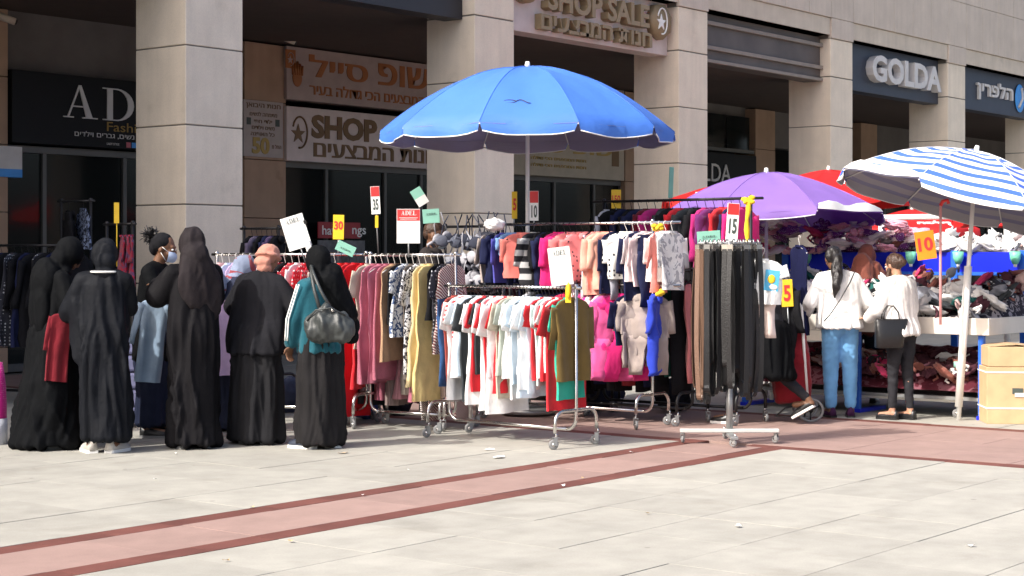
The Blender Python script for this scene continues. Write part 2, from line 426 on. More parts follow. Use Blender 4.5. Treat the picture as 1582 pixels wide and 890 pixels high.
# scraps on the paving
for i, (x, y, s_) in enumerate([(530, 701, .05), (770, 708, .07), (755, 696, .05), (390, 785, .03), (630, 727, .025), (975, 700, .03), (450, 838, .025), (870, 752, .025), (1140, 815, .03), (1000, 795, .02), (240, 742, .02), (270, 702, .02), (900, 740, .02), (1500, 845, .03), (560, 767, .02), (350, 868, .025)]):
    m = MB(); n = 7
    m.add([(cos(2*PI*j/n)*s_*rnd.uniform(.5, 1.1), sin(2*PI*j/n)*s_*rnd.uniform(.3, .7), .003+rnd.uniform(0, .012)) for j in range(n)]+[(0, 0, .006)], [(j, (j+1) % n, n) for j in range(n)], M_card if i % 3 else M_cart)
    p = Gd(x, y); tag(m.build('paper_scrap', None, (p.x, p.y, .002), (0, 0, rnd.uniform(0, 6))), 'tiny pale scrap of litter lying flat on the plaza paving', 'litter', 'litter scraps on the paving')

# ================================================================== BUILDING
HB = 8.7; BH = .835
bld = thing('arcade_building', 'long beige stone shopping arcade with square columns and dark shopfronts behind', 'building', (U0, VF, 0))
def bpart(mb, name, parent=None):
    o = mb.build(name, parent or bld); o.location = (-U0, -VF, 0) if parent is None else (0, 0, 0); return o
nb = int(HB//BH)
blk = MB(); blk.bb(-CW/2+.003, CW/2-.003, -CW/2+.003, CW/2-.003, -BH/2+.007, BH/2-.007, M_col, .006); blk_me = blk.mesh('stone_block'); topblk = MB().bb(-CW/2+.003, CW/2-.003, -CW/2+.003, CW/2-.003, -.317, .317, M_col, .006).mesh('stone_block')
core = MB()
for i in range(-1, 9):
    cu = U0+BAY*i+CW/2; col = link('column', None, bld, (cu-U0, CW/2, 0))
    m = MB(); m.bb(-CW/2+.014, CW/2-.014, -CW/2+.014, CW/2-.014, 0, 5.2, M_joint); m.build('column_core', col)
    for k in range(6):
        z0 = .317+BH*(k-1)+BH/2
        o = link('stone_block', blk_me, col, (0, 0, z0+(.0)))
    link('stone_block', topblk, col, (0, 0, (4.499+5.143)/2))
    # the shaft continues through the fascia as pilaster blocks
    # piece between joint top and frieze
fas = link('fascia', None, bld, (0, 0, 0))
m = MB(); m.bb(U0-30, U0+BAY*8+4, VF+.03, VF+.7, 5.2, HB, M_joint); bpart(m, 'wall_core')
PW = BAY/6
pan = {}
def panel(w_, h, mat):
    k = (round(w_, 3), round(h, 3), mat.name)
    if k not in pan: pan[k] = MB().bb(-w_/2+.004, w_/2-.004, -.02, .05, -h/2+.004, h/2-.004, mat, .004).mesh('stone_panel')
    return pan[k]
for i in range(-1, 8):
    for j in range(6):
        ww = CW if j == 0 else (BAY-CW)/5
        uc = U0+BAY*i+(CW/2 if j == 0 else CW+(BAY-CW)/5*(j-.5))
        for (z0, z1) in ((5.49, 6.36), (6.36, 7.55), (7.55, HB)):
            link('stone_panel', panel(ww, z1-z0, M_fas), fas, (uc-U0, 0, (z0+z1)/2))
    # column block beside the lintel, and sloping lintel between columns
    link('stone_panel', panel(CW, .345, M_fas), fas, (U0+BAY*i+CW/2-U0, 0, 5.318))
    a = U0+BAY*i+CW; b = U0+BAY*(i+1)
    mm = MB(); mm.add([(a+.003, VF+.01, 5.485), (b-.003, VF+.01, 5.485), (a+.003, VF+.012, 5.2), (b-.003, VF+.012, 5.2), (a+.003, VF+.45, 5.485), (b-.003, VF+.45, 5.485), (a+.003, VF+.45, 5.2), (b-.003, VF+.45, 5.2)],
                      [(0, 2, 3, 1), (2, 6, 7, 3), (0, 1, 5, 4), (4, 5, 7, 6), (0, 4, 6, 2), (1, 3, 7, 5)], M_lin)
    bpart(mm, 'lintel')
m = MB(); m.bb(U0-30, U0+BAY*8+4, VF+.5, 18.9, 4.52, 4.75, M_ceil); bpart(m, 'arcade_ceiling')
m = MB(); m.bb(U0-30, U0+BAY*8+4, VF+.7, 26, HB-.3, HB-.05, M_joint); bpart(m, 'roof')
VB = 18.0
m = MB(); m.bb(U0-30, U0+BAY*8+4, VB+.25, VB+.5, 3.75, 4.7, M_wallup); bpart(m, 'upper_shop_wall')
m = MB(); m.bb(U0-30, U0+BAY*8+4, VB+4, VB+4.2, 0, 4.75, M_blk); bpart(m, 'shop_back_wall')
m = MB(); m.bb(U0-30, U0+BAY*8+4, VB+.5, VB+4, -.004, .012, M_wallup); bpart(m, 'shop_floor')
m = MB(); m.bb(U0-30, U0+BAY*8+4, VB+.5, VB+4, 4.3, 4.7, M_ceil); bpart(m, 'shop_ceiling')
pil_me = {}
for i in range(0, 9):
    pl = link('pilaster', None, bld, (BAY*i+CW/2, VB-VF, 0))
    for k in range(6):
        z0 = .317+BH*(k-1); z1 = min(z0+BH, 4.515); z0 = max(z0, 0)
        if z1-z0 < .1: continue
        key = round(z1-z0, 3)
        if key not in pil_me: pil_me[key] = MB().bb(-CW/2, CW/2, 0, .5, -(z1-z0)/2+.005, (z1-z0)/2-.005, M_pil, .004).mesh('stone_block')
        link('stone_block', pil_me[key], pl, (0, 0, (z0+z1)/2))
# storefronts
M_frame = plain('window_frame', (.11, .11, .105), .5, .4)
for i in range(-1, 8):
    a = U0+BAY*i+CW; b = U0+BAY*(i+1)
    sf = link('shopfront', None, bld, (a-U0, VB-VF, 0)); L = b-a
    xs = [0, .95, 2.25, 3.1, L] if i == 1 else [0, .62, 1.9, 3.1, L]
    for j in range(4):
        x0, x1 = xs[j], xs[j+1]
        MB().bb(x0+.03, x1-.03, .14, .155, .1, 2.78, M_glass).build('pane', sf)
        MB().bb(x1-.03, x1+.03, .1, .2, 0, 2.8, M_frame, .004).build('frame', sf)
    MB().bb(0, .03, .1, .2, 0, 2.8, M_frame).build('frame', sf)
    MB().bb(0, L, .09, .21, 2.74, 2.83, M_frame, .004).build('frame', sf)
    MB().bb(0, L, .09, .21, 0, .1, M_frame, .004).build('frame', sf)
# dark box over bay 1-2, roller box in bay 3-4, sign boards
def frieze(i, name, label, mat, z0=4.42, z1=5.19, rails=False, sign=False, sub=None):
    a = U0+BAY*i+CW+.004; b = U0+BAY*(i+1)-.004
    if name == 'part':
        m = MB(); m.bb(a-U0, b-U0, .2, .5, z0, z1, mat); o = m.build(sub, bld)
        return o
    t = thing(name, label, 'sign', (a, VF+.2, z0))
    MB().bb(0, b-a, 0, .3, 0, z1-z0, mat, .006).build('board', t); return t
M_boxdark = plain('dark_box', (.022, .022, .028), .5)
o = frieze(0, 'part', None, M_boxdark, 4.45, 5.17, sub='roller_box'); tag(o, 'dark navy roller shutter box')
frieze(-1, 'part', None, M_boxdark, 4.45, 5.17, sub='roller_box')
M_roll = plain('grey_roller', (.105, .088, .082), .6, amt=.2, scale=2)
o = frieze(2, 'part', None, M_roll, 4.42, 5.17, sub='roller_box'); tag(o, 'grey panelled roller box with two horizontal rails')
a = BAY*2+CW
for zz, hh in ((4.62, .06), (5.0, .06), (4.42, .05)): MB().bb(a+.006, a+BAY-CW-.006, .14, .197, zz, zz+hh, plain('dull_rail', (.26, .22, .19), .6), .004).build('rail', o)
# ---- SHOP SALE carved sign in front of bay 2
s1 = frieze(1, 'shop_sign', 'cream board with bronze block letters SHOP SALE above the blue umbrella', M_boardw, 4.42, 5.19)
def fl(x, y, v=VF+.2, t=s1): u, h = PV(x, y, v); return u-t.location.x, h-t.location.z
x0, z0 = fl(826, 43); x1, _ = fl(998, 68)
letters(text_mesh(he('חנות המבצעים'), x0, x1, .06, .27, M_gold3, .11, -.002, .03), s1)
x0, _ = fl(835, 10); x1, _ = fl(992, 40)
letters(text_mesh('SHOP SALE', x0, x1, .33, .66, M_gold3, .13, -.003, .03), s1)
def star_logo(parent, cx, cz, r, mat, ring, y=-.004, d=.02):
    m = MB(); n = 24
    ri = [[(cx+cos(2*PI*j/n)*r*.75, y-q, cz+sin(2*PI*j/n)*r) for j in range(n)] for q in (0, d)]
    pts = [(cx+cos(a)*r*.62, y-d*.5, cz+sin(a)*r*.95) for a in [R(-100)+R(260)*j/20 for j in range(21)]]
    m.tube(pts, r*.06, ring, 6)
    st = [(cx-r*.15+cos(PI/2+PI*j/5)*(r*.62 if j % 2 == 0 else r*.25), cz-r*.1+sin(PI/2+PI*j/5)*(r*.62 if j % 2 == 0 else r*.25)) for j in range(10)]
    vs = [(p[0], y, p[1]) for p in st]+[(p[0], y-d, p[1]) for p in st]+[(cx-r*.15, y-d*1.1, cz-r*.1)]
    m.add(vs, [(j, (j+1) % 10, 10+(j+1) % 10, 10+j) for j in range(10)]+[(10+j, 10+(j+1) % 10, 20) for j in range(10)], mat)
    return m.build('emblem', parent)
x0, zc = fl(1012, 28)
m = MB(); n = 20; ctr = []
m.tube([(x0, -.002, .47), (x0, -.12, .47)], .27, M_gold3, 7); m.build('emblem_block', s1)
star_logo(s1, x0, .47, .2, M_card, M_card, -.122, .015)
x0, zc = fl(805, 5)
m = MB(); m.tube([(x0, -.002, .62), (x0, -.12, .62)], .25, M_gold3, 20); m.build('emblem_block', s1)
m = MB(); m.tube([(x0+.14*cos(a), -.125, .62+.16*sin(a)) for a in [R(200)+R(140)*j/8 for j in range(9)]], .012, M_card, 6); m.build('emblem', s1)
# ---- GOLDA
s2 = frieze(3, 'shop_sign', 'navy shop sign with big raised white letters GOLDA', M_navy, 4.36, 5.19)
t2 = s2
x0 = PV(1337, 0, VF+.2)[0]-s2.location.x; x1 = PV(1444, 0, VF+.2)[0]-s2.location.x
letters(text_mesh('GOLDA', x0, x1, .2, .68, M_text, .14, -.003, .035), s2)
# ---- optician-like sign at the right end
s3 = frieze(4, 'shop_sign', 'navy shop sign with white Hebrew letters and a blue emblem at the right edge', M_navy, 4.36, 5.19)
x0 = PV(1507, 0, VF+.2)[0]-s3.location.x; x1 = PV(1562, 0, VF+.2)[0]-s3.location.x
letters(text_mesh(he('הלפרין'), x0, x1, .23, .62, M_text, .05, -.003, .02), s3)
m = MB(); m.ell((x1+.42, -.02, .4), (.26, .02, .3), plain('logo_blue', (.05, .3, .75), .5)); m.build('emblem', s3)
m = MB(); m.tube([(x1+.3, -.05, .2), (x1+.5, -.05, .4), (x1+.45, -.05, .62)], .03, M_text, 6); m.build('emblem_stroke', s3)
frieze(5, 'part', None, M_boxdark, 4.4, 5.18, sub='roller_box'); frieze(6, 'part', None, M_boxdark, 4.4, 5.18, sub='roller_box')
# ---- ADEL sign on the shop wall, bay 0
def wallsign(u0, u1, z0, z1, mat, label, v=VB, frame=None):
    t = thing('shop_sign', label, 'sign', (u0, v, z0))
    MB().bb(0, u1-u0, -.06, .12, 0, z1-z0, mat, .004).build('board', t)
    return t
def wl(x, y, t, v=VB): u, h = PV(x, y, v-.06); return u-t.location.x, h-t.location.z
t = wallsign(12.80, 16.63, 2.85, 3.75, M_blk, 'black shop sign with large pale serif letters ADEL behind the first column')
m = MB(); x0, z0 = wl(97, 172, t); x1, z1 = wl(150, 125, t); xb, zb = wl(158, 130, t); xc, _ = wl(206, 175, t)
hl = .42; zb = .36
serif(m, 'A', x0, zb, x1-x0, hl, -.062, M_text); serif(m, 'D', xb, zb, xc-xb, hl, -.062, M_text); serif(m, 'E', xc+.1, zb, .3, hl, -.062, M_text); serif(m, 'L', xc+.5, zb, .3, hl, -.062, M_text)
m.build('lettering', t)
M_goldp = plain('gold_paint', (.3, .18, .03), .5)
x0, _ = wl(165, 0, t); link('lettering', text_mesh('Fashion', x0, x0+.75, .22, .34, M_goldp, .004, -.062), t)
x0, _ = wl(115, 0, t); x1, _ = wl(207, 0, t); link('lettering', text_mesh(he('נשים, גברים וילדים'), x0, x1, .12, .2, M_text, .004, -.062), t)
x0, _ = wl(165, 0, t); link('lettering', text_mesh('LADY STYLE', x0, x0+.2, .04, .07, M_text, .004, -.062), t)
x0, _ = wl(195, 0, t); MB().bb(x0, x0+.07, -.066, -.061, .02, .09, plain('pinkish', (.5, .12, .15), .5)).build('app_icon', t)
MB().bb(x0+.09, x0+.16, -.066, -.061, .02, .09, plain('logo_blue', (.05, .3, .75), .5)).build('app_icon', t)
# white sticker on the glass at left
t = thing('window_sticker', 'white and blue sticker on the shop glass at the far left', 'sticker', (12.45, VB-.02, 2.42))
MB().bb(0, .52, -.006, .15, .1, .38, M_text).build('sheet', t); MB().bb(0, .52, -.008, .15, 0, .1, plain('logo_blue', (.05, .3, .75), .5)).build('blue_band', t)
link('lettering', text_mesh('E1', .02, .16, .18, .36, M_ink, .004, -.007, .05), t)
# ---- upper and lower boards bay 1
M_boardl = plain('pink_board', (.40, .31, .285), .5)
def two_boards(u0, u1, side):
    t = wallsign(u0, u1, 3.72, 4.49, M_boardl, 'upper pinkish board with orange Hebrew lettering '+('left of the second column' if side == 0 else 'seen right of the second column'))
    t3 = wallsign(u0, u1, 2.83, 3.62, M_boardw if side == 0 else plain('yellowed_board', (.42, .36, .27), .5), ('white board with bronze words SHOP SALE between first two columns' if side == 0 else 'yellowed board with faded letters under the blue umbrella rim'))
    return t, t3
t, t3 = two_boards(17.49, 21.33, 0)
def put_he(t, s, xa, xb, za, zb, mat, bold=.03):
    a, _ = wl(xa, 0, t); b, _ = wl(xb, 0, t)
    for q in range(3 if zb-za > .2 else 2): link('lettering', text_mesh(he(s), a+.02*q*(zb-za)/.3, b+.02*q*(zb-za)/.3, za, zb, mat, .008+.0012*q, -.0615, 0), t)
put_he(t, 'סייל', 477, 565, .36, .69, M_ora, .02); put_he(t, 'שופ', 584, 660, .36, .69, M_ora, .015)
put_he(t, 'חנות המבצעים הכי גדולה בעיר', 478, 690, .1, .27, M_ora, .02)
x0, _ = wl(459, 0, t)
m = MB(); cx = x0
m.ell((cx, -.065, .32), (.1, .012, .13), M_ora, 12, 8)
for k in range(5): m.tube([(cx-.09+.045*k, -.07, .36), (cx-.1+.05*k, -.07, .5+.03*(2-abs(k-2)))], .02, M_ora, 6)
m.build('hand_emblem', t)
x0, _ = wl(447, 0, t); MB().bb(x0-.08, x0+.12, -.068, -.061, .45, .72, M_ora).build('emblem_square', t)
star_logo(t, x0+.02, .58, .1, M_boardl, M_boardl, -.07, .006)
a, _ = wl(481, 0, t3); b, _ = wl(582, 0, t3); link('lettering', text_mesh('SHOP', a, b, .35, .70, M_gold, .012, -.0615, .045), t3)
c_, _ = wl(600, 0, t3); link('lettering', text_mesh('SALE', c_, c_+(b-a), .35, .70, M_gold, .012, -.0615, .045), t3)
put_he(t3, 'המבצעים', 484, 606, .08, .29, M_gold)
put_he(t3, 'חנות', 618, 672, .08, .29, M_gold)
x0, _ = wl(463, 0, t3); star_logo(t3, x0, .42, .24, M_gold, M_gold, -.062, .01)
t, t3 = two_boards(22.2, 26.1, 1)
M_yg = plain('faded_gold', (.4, .27, .06), .5)
put_he(t3, 'שופ סייל', 800, 945, .42, .7, M_yg)
for q in range(2):
    a, _ = wl(820, 0, t3); b, _ = wl(905, 0, t3); link('lettering', text_mesh(he('חנות המבצעים הכי גדולה'), a, b, .16+.12*q, .22+.12*q, M_yg, .01, -.0615, .01), t3)
x0, _ = wl(950, 0, t3); MB().bb(x0-.1, x0+.12, -.068, -.061, .25, .72, M_gold).build('emblem_square', t3)
# poster on the pilaster
u0 = 16.68
t = thing('wall_poster', 'cream poster reading 50 on the brown pilaster right of the first column', 'poster', (u0, VB-.01, 2.86))
MB().bb(0, .77, -.012, .006, 0, .8, M_boardp).build('sheet', t)
for k, (s_, za, zb, xa, xb) in enumerate([('חנות היבואן', .68, .76, .05, .72), ('מתמחה לנשים', .58, .64, .12, .65), ('ילדי חפי', .48, .54, .2, .55), ('נשים וילדים', .39, .45, .16, .6), ('כל האופנה', .3, .36, .14, .6), ('החל מ', .13, .19, .55, .73)]):
    link('lettering', text_mesh(he(s_), xa, xb, za, zb, M_gold, .004, -.013, .01), t)
link('lettering', text_mesh('50', .16, .5, .04, .28, M_yg, .008, -.013, .04), t)
for xx in (.06, .62): MB().bb(xx, xx+.08, -.016, -.012, .45, .55, M_ink).build('icon', t)
# LDA letters on dark fascia in bay 3
for q_ in range(4): MB().bb(27.05+.98*q_, 27.95+.98*q_, VB+.1, VB+.12, 3.6, 4.3, M_glass).build('upper_pane', bld).location = (-U0, -VF, 0)
MB().bb(27.0, 30.95, VB+.02, VB+.2, 3.55, 3.62, M_frame).build('window_rail', bld).location = (-U0, -VF, 0)
t = wallsign(27.02, 30.9, 2.86, 3.5, M_blk, 'dark shop fascia with pale letters GOLDA behind the purple umbrella')
b, _ = wl(1128, 0, t); a, _ = wl(1050, 0, t)
link('lettering', text_mesh('GOLDA', a, b, .06, .42, M_text, .02, -.062), t)
# security cameras
def seccam(x, y, v, label, hang=True):
    u, h = PV(x, y, v); t = thing('security_camera', label, 'camera', (u, v, h))
    m = MB(); m.tube([(0, 0, .0), (0, .16, .06), (0, .28, .06)], .015, M_card, 8); m.build('bracket', t)
    m = MB(); m.tube([(-.1, .03, .03), (.1, -.06, -.04)], [.05, .045], M_lin, 10); m.build('housing', t)
    m = MB(); m.tube([(.1, -.06, -.04), (.12, -.07, -.047)], .035, M_blackpl, 10); m.build('lens', t)
    return t
seccam(8, 28, VB-.2, 'small beige security camera under the arcade ceiling at top left')
seccam(441, 30, VB-.25, 'white security camera high beside the pilaster, upper of two')
seccam(443, 60, VB-.25, 'round grey camera below the white one beside the pilaster')

# ================================================================== RACKS
GR = {}
WH = None
def caster_meshes():
    m = MB(); n = 16
    rs = []
    for x, r in ((-.011, .02), (-.011, .034), (-.006, .038), (.006, .038), (.011, .034), (.011, .02)):
        rs.append([(x, r*cos(2*PI*j/n), r*sin(2*PI*j/n)) for j in range(n)])
    m.rings(rs, M_rub); m.tube([(-.014, 0, 0), (.014, 0, 0)], .015, M_chrome, 8); wheel = m.mesh('wheel')
    m = MB(); m.box((-.017, .0, .022), (.003, .03, .06), M_greym); m.box((.017, 0, .022), (.003, .03, .06), M_greym); m.box((0, -.005, .053), (.037, .045, .005), M_greym)
    m.tube([(0, -.01, .053), (0, -.01, .085)], .01, M_chrome, 8); fork = m.mesh('fork'); return wheel, fork
WHEEL, FORK = caster_meshes()
def caster(parent, loc, rz):
    o = link('caster', FORK, parent, (loc[0], loc[1], .038), (0, 0, rz)); link('wheel', WHEEL, o, (0, .012, 0), (0, 0, 0)); return o
class Rack: pass
def arc(p0, p1, h, n=5, r=.09):
    """inverted U from p0 to p1 (xy) with top height h"""
    p0 = Vector((*p0, 0)); p1 = Vector((*p1, 0)); d = (p1-p0).normalized(); out = [p0+Vector((0, 0, .12))]
    for j in range(n+1):
        a = PI/2*j/n; out.append(p0+d*(r*(1-cos(a)))+Vector((0, 0, h-r+r*sin(a))))
    for j in range(n+1):
        a = PI/2*(1-j/n); out.append(p1-d*(r*(1-cos(a)))+Vector((0, 0, h-r+r*sin(a))))
    out.append(p1+Vector((0, 0, .12))); return out
def rack(pa, pb, tiers, label, foot=.5, metal=None, over=.05, base=.13, offs=(0, 0)):
    """pa, pb world xy of the two posts"""
    metal = metal or M_chrome
    pa = Vector(pa[:2]); pb = Vector(pb[:2]); c = (pa+pb)/2; d = pb-pa; L = d.length; ang = math.atan2(d.y, d.x)
    t = thing('clothes_rack', label, 'clothes rack', (c.x, c.y, 0), ang)
    for s_ in (-1, 1):
        x = s_*L/2
        MB().tube(arc((x, -foot/2), (x, foot/2), .28), .0145, metal, 8).build('foot', t)
        pts = [(x, 0, .27)]+[(x, 0, z) for z in (.6, max(tiers))]
        if base:
            pts = [(x-s_*(.09*(1-cos(a))), 0, base+.09-.09*sin(a)+.0) for a in [PI/2*(1-q/5) for q in range(6)]]+[(x, 0, .28), (x, 0, max(tiers))]
        MB().tube(pts, .0145, metal, 10).build('post', t)
        for q, y in enumerate((-foot/2, foot/2)): caster(t, (x, y, 0), rnd.uniform(-1.2, 1.2))
        MB().ell((x, 0, max(tiers)+.012), (.02, .02, .02), metal, 8, 6).build('end_cap', t)
    if base: MB().tube([(-L/2+.09, 0, base), (L/2-.09, 0, base)], .0135, metal, 8).build('base_bar', t)
    for i, h in enumerate(tiers):
        MB().tube([(-L/2-over, 0, h), (L/2+over, 0, h)], .0125, metal, 10).build('rail', t)
    r = Rack(); r.o = t; r.c = c; r.d = d.normalized(); r.L = L; r.ang = ang; r.pa = pa; r.pb = pb; return r
# hangers ------------------------------------------------------------
HANG = {}
def hanger(w_, mat):
    k = (round(w_, 2), mat.name)
    if k in HANG: return HANG[k]
    m = MB(); r = .022
    m.tube([(r*cos(a)-.0, 0, -r-.0+r*sin(a)+.012) for a in [R(200)-R(240)*j/8 for j in range(9)]]+[(0, 0, -.06), (0, 0, -.085)], .0028, mat, 5)
    m.tube([(-w_, 0, -.085-w_*.32), (-w_*.5, 0, -.085-w_*.12), (0, 0, -.083), (w_*.5, 0, -.085-w_*.12), (w_, 0, -.085-w_*.32)], .0065, mat, 6)
    HANG[k] = m.mesh('hanger'); return HANG[k]
# garments -----------------------------------------------------------
def garment_mesh(kind, col, seed=0, w_=.21, h=.62, col2=None):
    rg = random.Random(seed); m = MB(); mat = col; mat2 = col2 or col
    ph = rg.uniform(0, 6); kx = rg.uniform(1.2, 2.2); am = .012+rg.uniform(0, .012)
    tw = rg.uniform(-.08, .08)
    def warp(x, y, z, t):
        yy = y+am*(t**.6)*sin(kx*PI*x/max(w_, .05)+ph+1.2*t)*1.2+tw*t*x*.6
        return (x+.01*t*sin(ph+3*t), yy, z)
    n = 26; top = -.085
    thick = {'jacket': .036, 'snowsuit': .038, 'coat': .036}.get(kind, .013)
    def ring(wd, dp, z, t, cx=0, cy=0, fr=.0):
        out = []
        for j in range(n):
            a = 2*PI*j/n; c = cos(a); s_ = sin(a)
            x = cx+wd*math.copysign(abs(c)**.75, c); y = cy+dp*math.copysign(abs(s_)**.8, s_)
            y += fr*sin(7*a+ph)*t
            out.append(warp(x, y, z, t))
        return out
    if kind in ('tshirt', 'longsleeve', 'jacket', 'dress', 'coat', 'snowsuit', 'blouse', 'tank'):
        flare = {'dress': 1.35, 'blouse': 1.2, 'coat': 1.15}.get(kind, 1.06)
        sl = {'tshirt': .3, 'dress': 0.0, 'tank': 0, 'blouse': .36}.get(kind, .82)
        slope = w_*.34
        rs = []
        bl = h*(.55 if kind == 'snowsuit' else 1)
        prof = [(0, .33, .6), (.004, .45, .9), (.25, .72, 1), (.7, .93, 1), (1, 1.0, 1)]
        for q, f_, dd in prof: rs.append(ring(w_*f_, thick*dd*.8, top-q*slope, 0.02))
        rows = 9
        for i in range(1, rows+1):
            t = i/rows; ww = w_*(.97 if t < .3 else .93)*(1+(flare-1)*t)
            if kind == 'jacket': ww = w_*(.98+.03*sin(t*14))
            dp = thick*(1+.9*t) if kind != 'snowsuit' else thick*(1.1+.1*sin(t*16))
            if kind == 'jacket' and i == rows: ww *= .9
            rs.append(ring(ww, dp, top-slope-(bl-slope)*t, t, fr=.012 if kind in ('dress', 'coat', 'blouse') else .005))
        m.rings(rs, mat, cap=False)
        # collar
        m.rings([[(w_*.34*cos(2*PI*j/12), .03*sin(2*PI*j/12), top+q*.018-.006) for j in range(12)] for q in (0, 1)], mat2, cap=False)
        if kind == 'snowsuit':
            z0 = top-bl
            for s_ in (-1, 1):
                rr = []
                for i in range(6):
                    t = i/5; cx = s_*w_*(.46+.12*t); rr.append(ring(w_*(.46-.12*t+.03*sin(t*11)), thick*(1.1-.2*t), z0+.02-(h-bl)*t, 1, cx))
                rr.append(ring(w_*.3, .02, z0-(h-bl)-.02, 1, s_*w_*.6, -.02)); m.rings(rr, mat)
        if sl:
            L = sl*(h*.62 if kind not in ('tshirt', 'blouse') else h*.85); L = min(L, .56) if kind != 'snowsuit' else h*.42
            for s_ in (-1, 1):
                a0 = R(rg.uniform(14, 26) if sl < .5 else rg.uniform(5, 16)); a1 = a0*.5; rr = []; sn = 5 if sl < .5 else 8
                x = s_*w_*.86; z = top-slope*.93; y = 0; r0 = w_*(.36 if sl < .5 else .33); fw = rg.uniform(-.12, .05)
                for i in range(sn+1):
                    t = i/sn; a = a0*(1-t)+a1*t; wd = r0*(1-.12*t if sl < .5 else 1-.42*t); dp = thick*(.95-.3*t)+.006*sin(t*9+ph)
                    ca = cos(a); sa = sin(a)*s_; o_ = []
                    for j in range(12):
                        b = 2*PI*j/12; lx = wd*cos(b); ly = dp*sin(b)
                        o_.append((x+lx*ca*.95-s_*.0, y+ly+fw*t*t*.3, z+lx*(s_*sin(a))*1.0-abs(0)))
                    rr.append(o_); x += s_*sin(a)*L/sn; z -= cos(a)*L/sn
                m.rings(rr, mat, cap=True)
        if kind in ('jacket', 'snowsuit') and rg.random() < .6:   # hood / fur
            m.ell((0, .045, top-.03), (w_*.38, .03, .045), mat2, 12, 7)
        if kind in ('jacket', 'coat', 'snowsuit'): m.box((0, -thick*1.02-.012, top-slope-bl*.42), (.008, .008, bl*.7), mat2)
    elif kind in ('trousers', 'leggings'):
        wb = w_*.72
        rs = [ring(wb, .02, top-.02-.1*q, .2) for q in (0, .4, 1, 1.6)]; m.rings(rs, mat, cap=False)
        for s_ in (-1, 1):
            rr = []
            for i in range(8):
                t = i/7; rr.append([(s_*wb*.5+ (wb*.5)*(1-.3*t)*cos(2*PI*j/14)+.01*sin(5*t+ph), (.026+.006*sin(6*t))*sin(2*PI*j/14)+tw*.4*t+.006*sin(9*t+j), top-.16-(h-.16)*t) for j in range(14)])
            m.rings(rr, mat)
    elif kind == 'skirt':
        rr = []
        for i in range(8):
            t = i/7; rr.append([((w_*.55+w_*.35*t)*cos(2*PI*j/40), (.03+.03*t)*sin(2*PI*j/40)+(.004+.012*t)*sin(j*2.0), top-.02-h*t) for j in range(40)])
        m.rings(rr, mat, cap=False)
    elif kind == 'drape':
        rr = []
        for i in range(9):
            t = i/8; rr.append([((w_*(.8-.1*t))*cos(2*PI*j/26), (.02+.01*t)*sin(2*PI*j/26)+am*sin(3*cos(2*PI*j/26)+ph+2*t), top-.03-h*t) for j in range(26)])
        m.rings(rr, mat)
    sd = rg.uniform(0, 90); A_ = .017 if kind in ('jacket', 'snowsuit', 'coat') else (.0085 if kind in ('tshirt', 'longsleeve') else .013)
    for i, p_ in enumerate(m.v):
        q = Vector((p_[0]*11+sd, p_[1]*4, p_[2]*4.5)); a = noise.noise(q); b = noise.noise(q*2.3)
        k_ = min(1, max(.15, (-p_[2]-.1)*5))
        m.v[i] = (p_[0]+A_*.6*b*k_, p_[1]+(A_*2.2*a+A_*.9*b)*k_, p_[2]+A_*.5*a*k_)
    return m
cnum = {}
ORD = ['first', 'second', 'third', 'fourth', 'fifth', 'sixth', 'seventh', 'eighth', 'ninth', 'tenth', 'eleventh', 'twelfth', 'thirteenth', 'fourteenth', 'fifteenth', 'sixteenth', 'seventeenth', 'eighteenth', 'nineteenth', 'twentieth', 'twenty-first', 'twenty-second', 'twenty-third', 'twenty-fourth', 'twenty-fifth', 'twenty-sixth', 'twenty-seventh', 'twenty-eighth', 'twenty-ninth', 'thirtieth', 'thirty-first', 'thirty-second', 'thirty-third', 'thirty-fourth', 'thirty-fifth', 'thirty-sixth']
M_hook = M_dark; M_hookw = plain('white_hanger', (.75, .72, .68), .4); M_hookc = plain('wire', (.5, .5, .5), .3, 1)
gseed = [100]
NAMES = {'tshirt': 't_shirt', 'longsleeve': 'long_sleeved_top', 'jacket': 'jacket', 'dress': 'dress', 'coat': 'coat', 'snowsuit': 'snowsuit', 'blouse': 'blouse', 'tank': 'sleeveless_top', 'trousers': 'trousers', 'leggings': 'leggings', 'skirt': 'skirt', 'drape': 'folded_trousers'}
def hang(rk, pos, hgt, kind, colname, mat, order, rname, w_=.21, h=.62, yaw=0, hk=None, mat2=None, extra='', group=None, pt=None):
    """pos = metres from post pa along the rail"""
    gseed[0] += 1
    p = rk.pa+rk.d*pos if pt is None else Vector(pt)
    m = garment_mesh(kind, mat, gseed[0], w_, h, mat2)
    nm = NAMES[kind]; words = nm.replace('_', ' ').replace('t shirt', 't-shirt')
    o = m.build(nm, None, (p.x, p.y, hgt), (0, rnd.uniform(-.03, .03), rk.ang+PI/2+yaw+rnd.uniform(-.1, .1)))
    tag(o, f'{colname} {words}{extra}, {order} on the {rname}', {'t_shirt': 't-shirt'}.get(nm, words), group or f'clothes hanging on the {rname}')
    link('hanger', hanger(min(w_*.9, .2), hk or M_hook), o); return o
W_ = (.80, .80, .80); WW = cloth(W_); K = cloth((.012, .012, .014)); NV = cloth((.018, .022, .06)); RD = cloth((.55, .02, .03)); LB = cloth((.58, .70, .80))
CR = cloth((.76, .25, .22)); MG = cloth((.62, .02, .17)); GY = cloth((.50, .52, .58)); TP = cloth((.40, .34, .31)); PK = cloth((.75, .42, .42)); CM = cloth((.72, .62, .55))
GN = cloth((.03, .40, .28)); OL = cloth((.15, .10, .03)); MT = cloth((.55, .68, .66)); DG = cloth((.04, .045, .05)); BL = cloth((.03, .06, .50)); RU = cloth((.38, .075, .06))
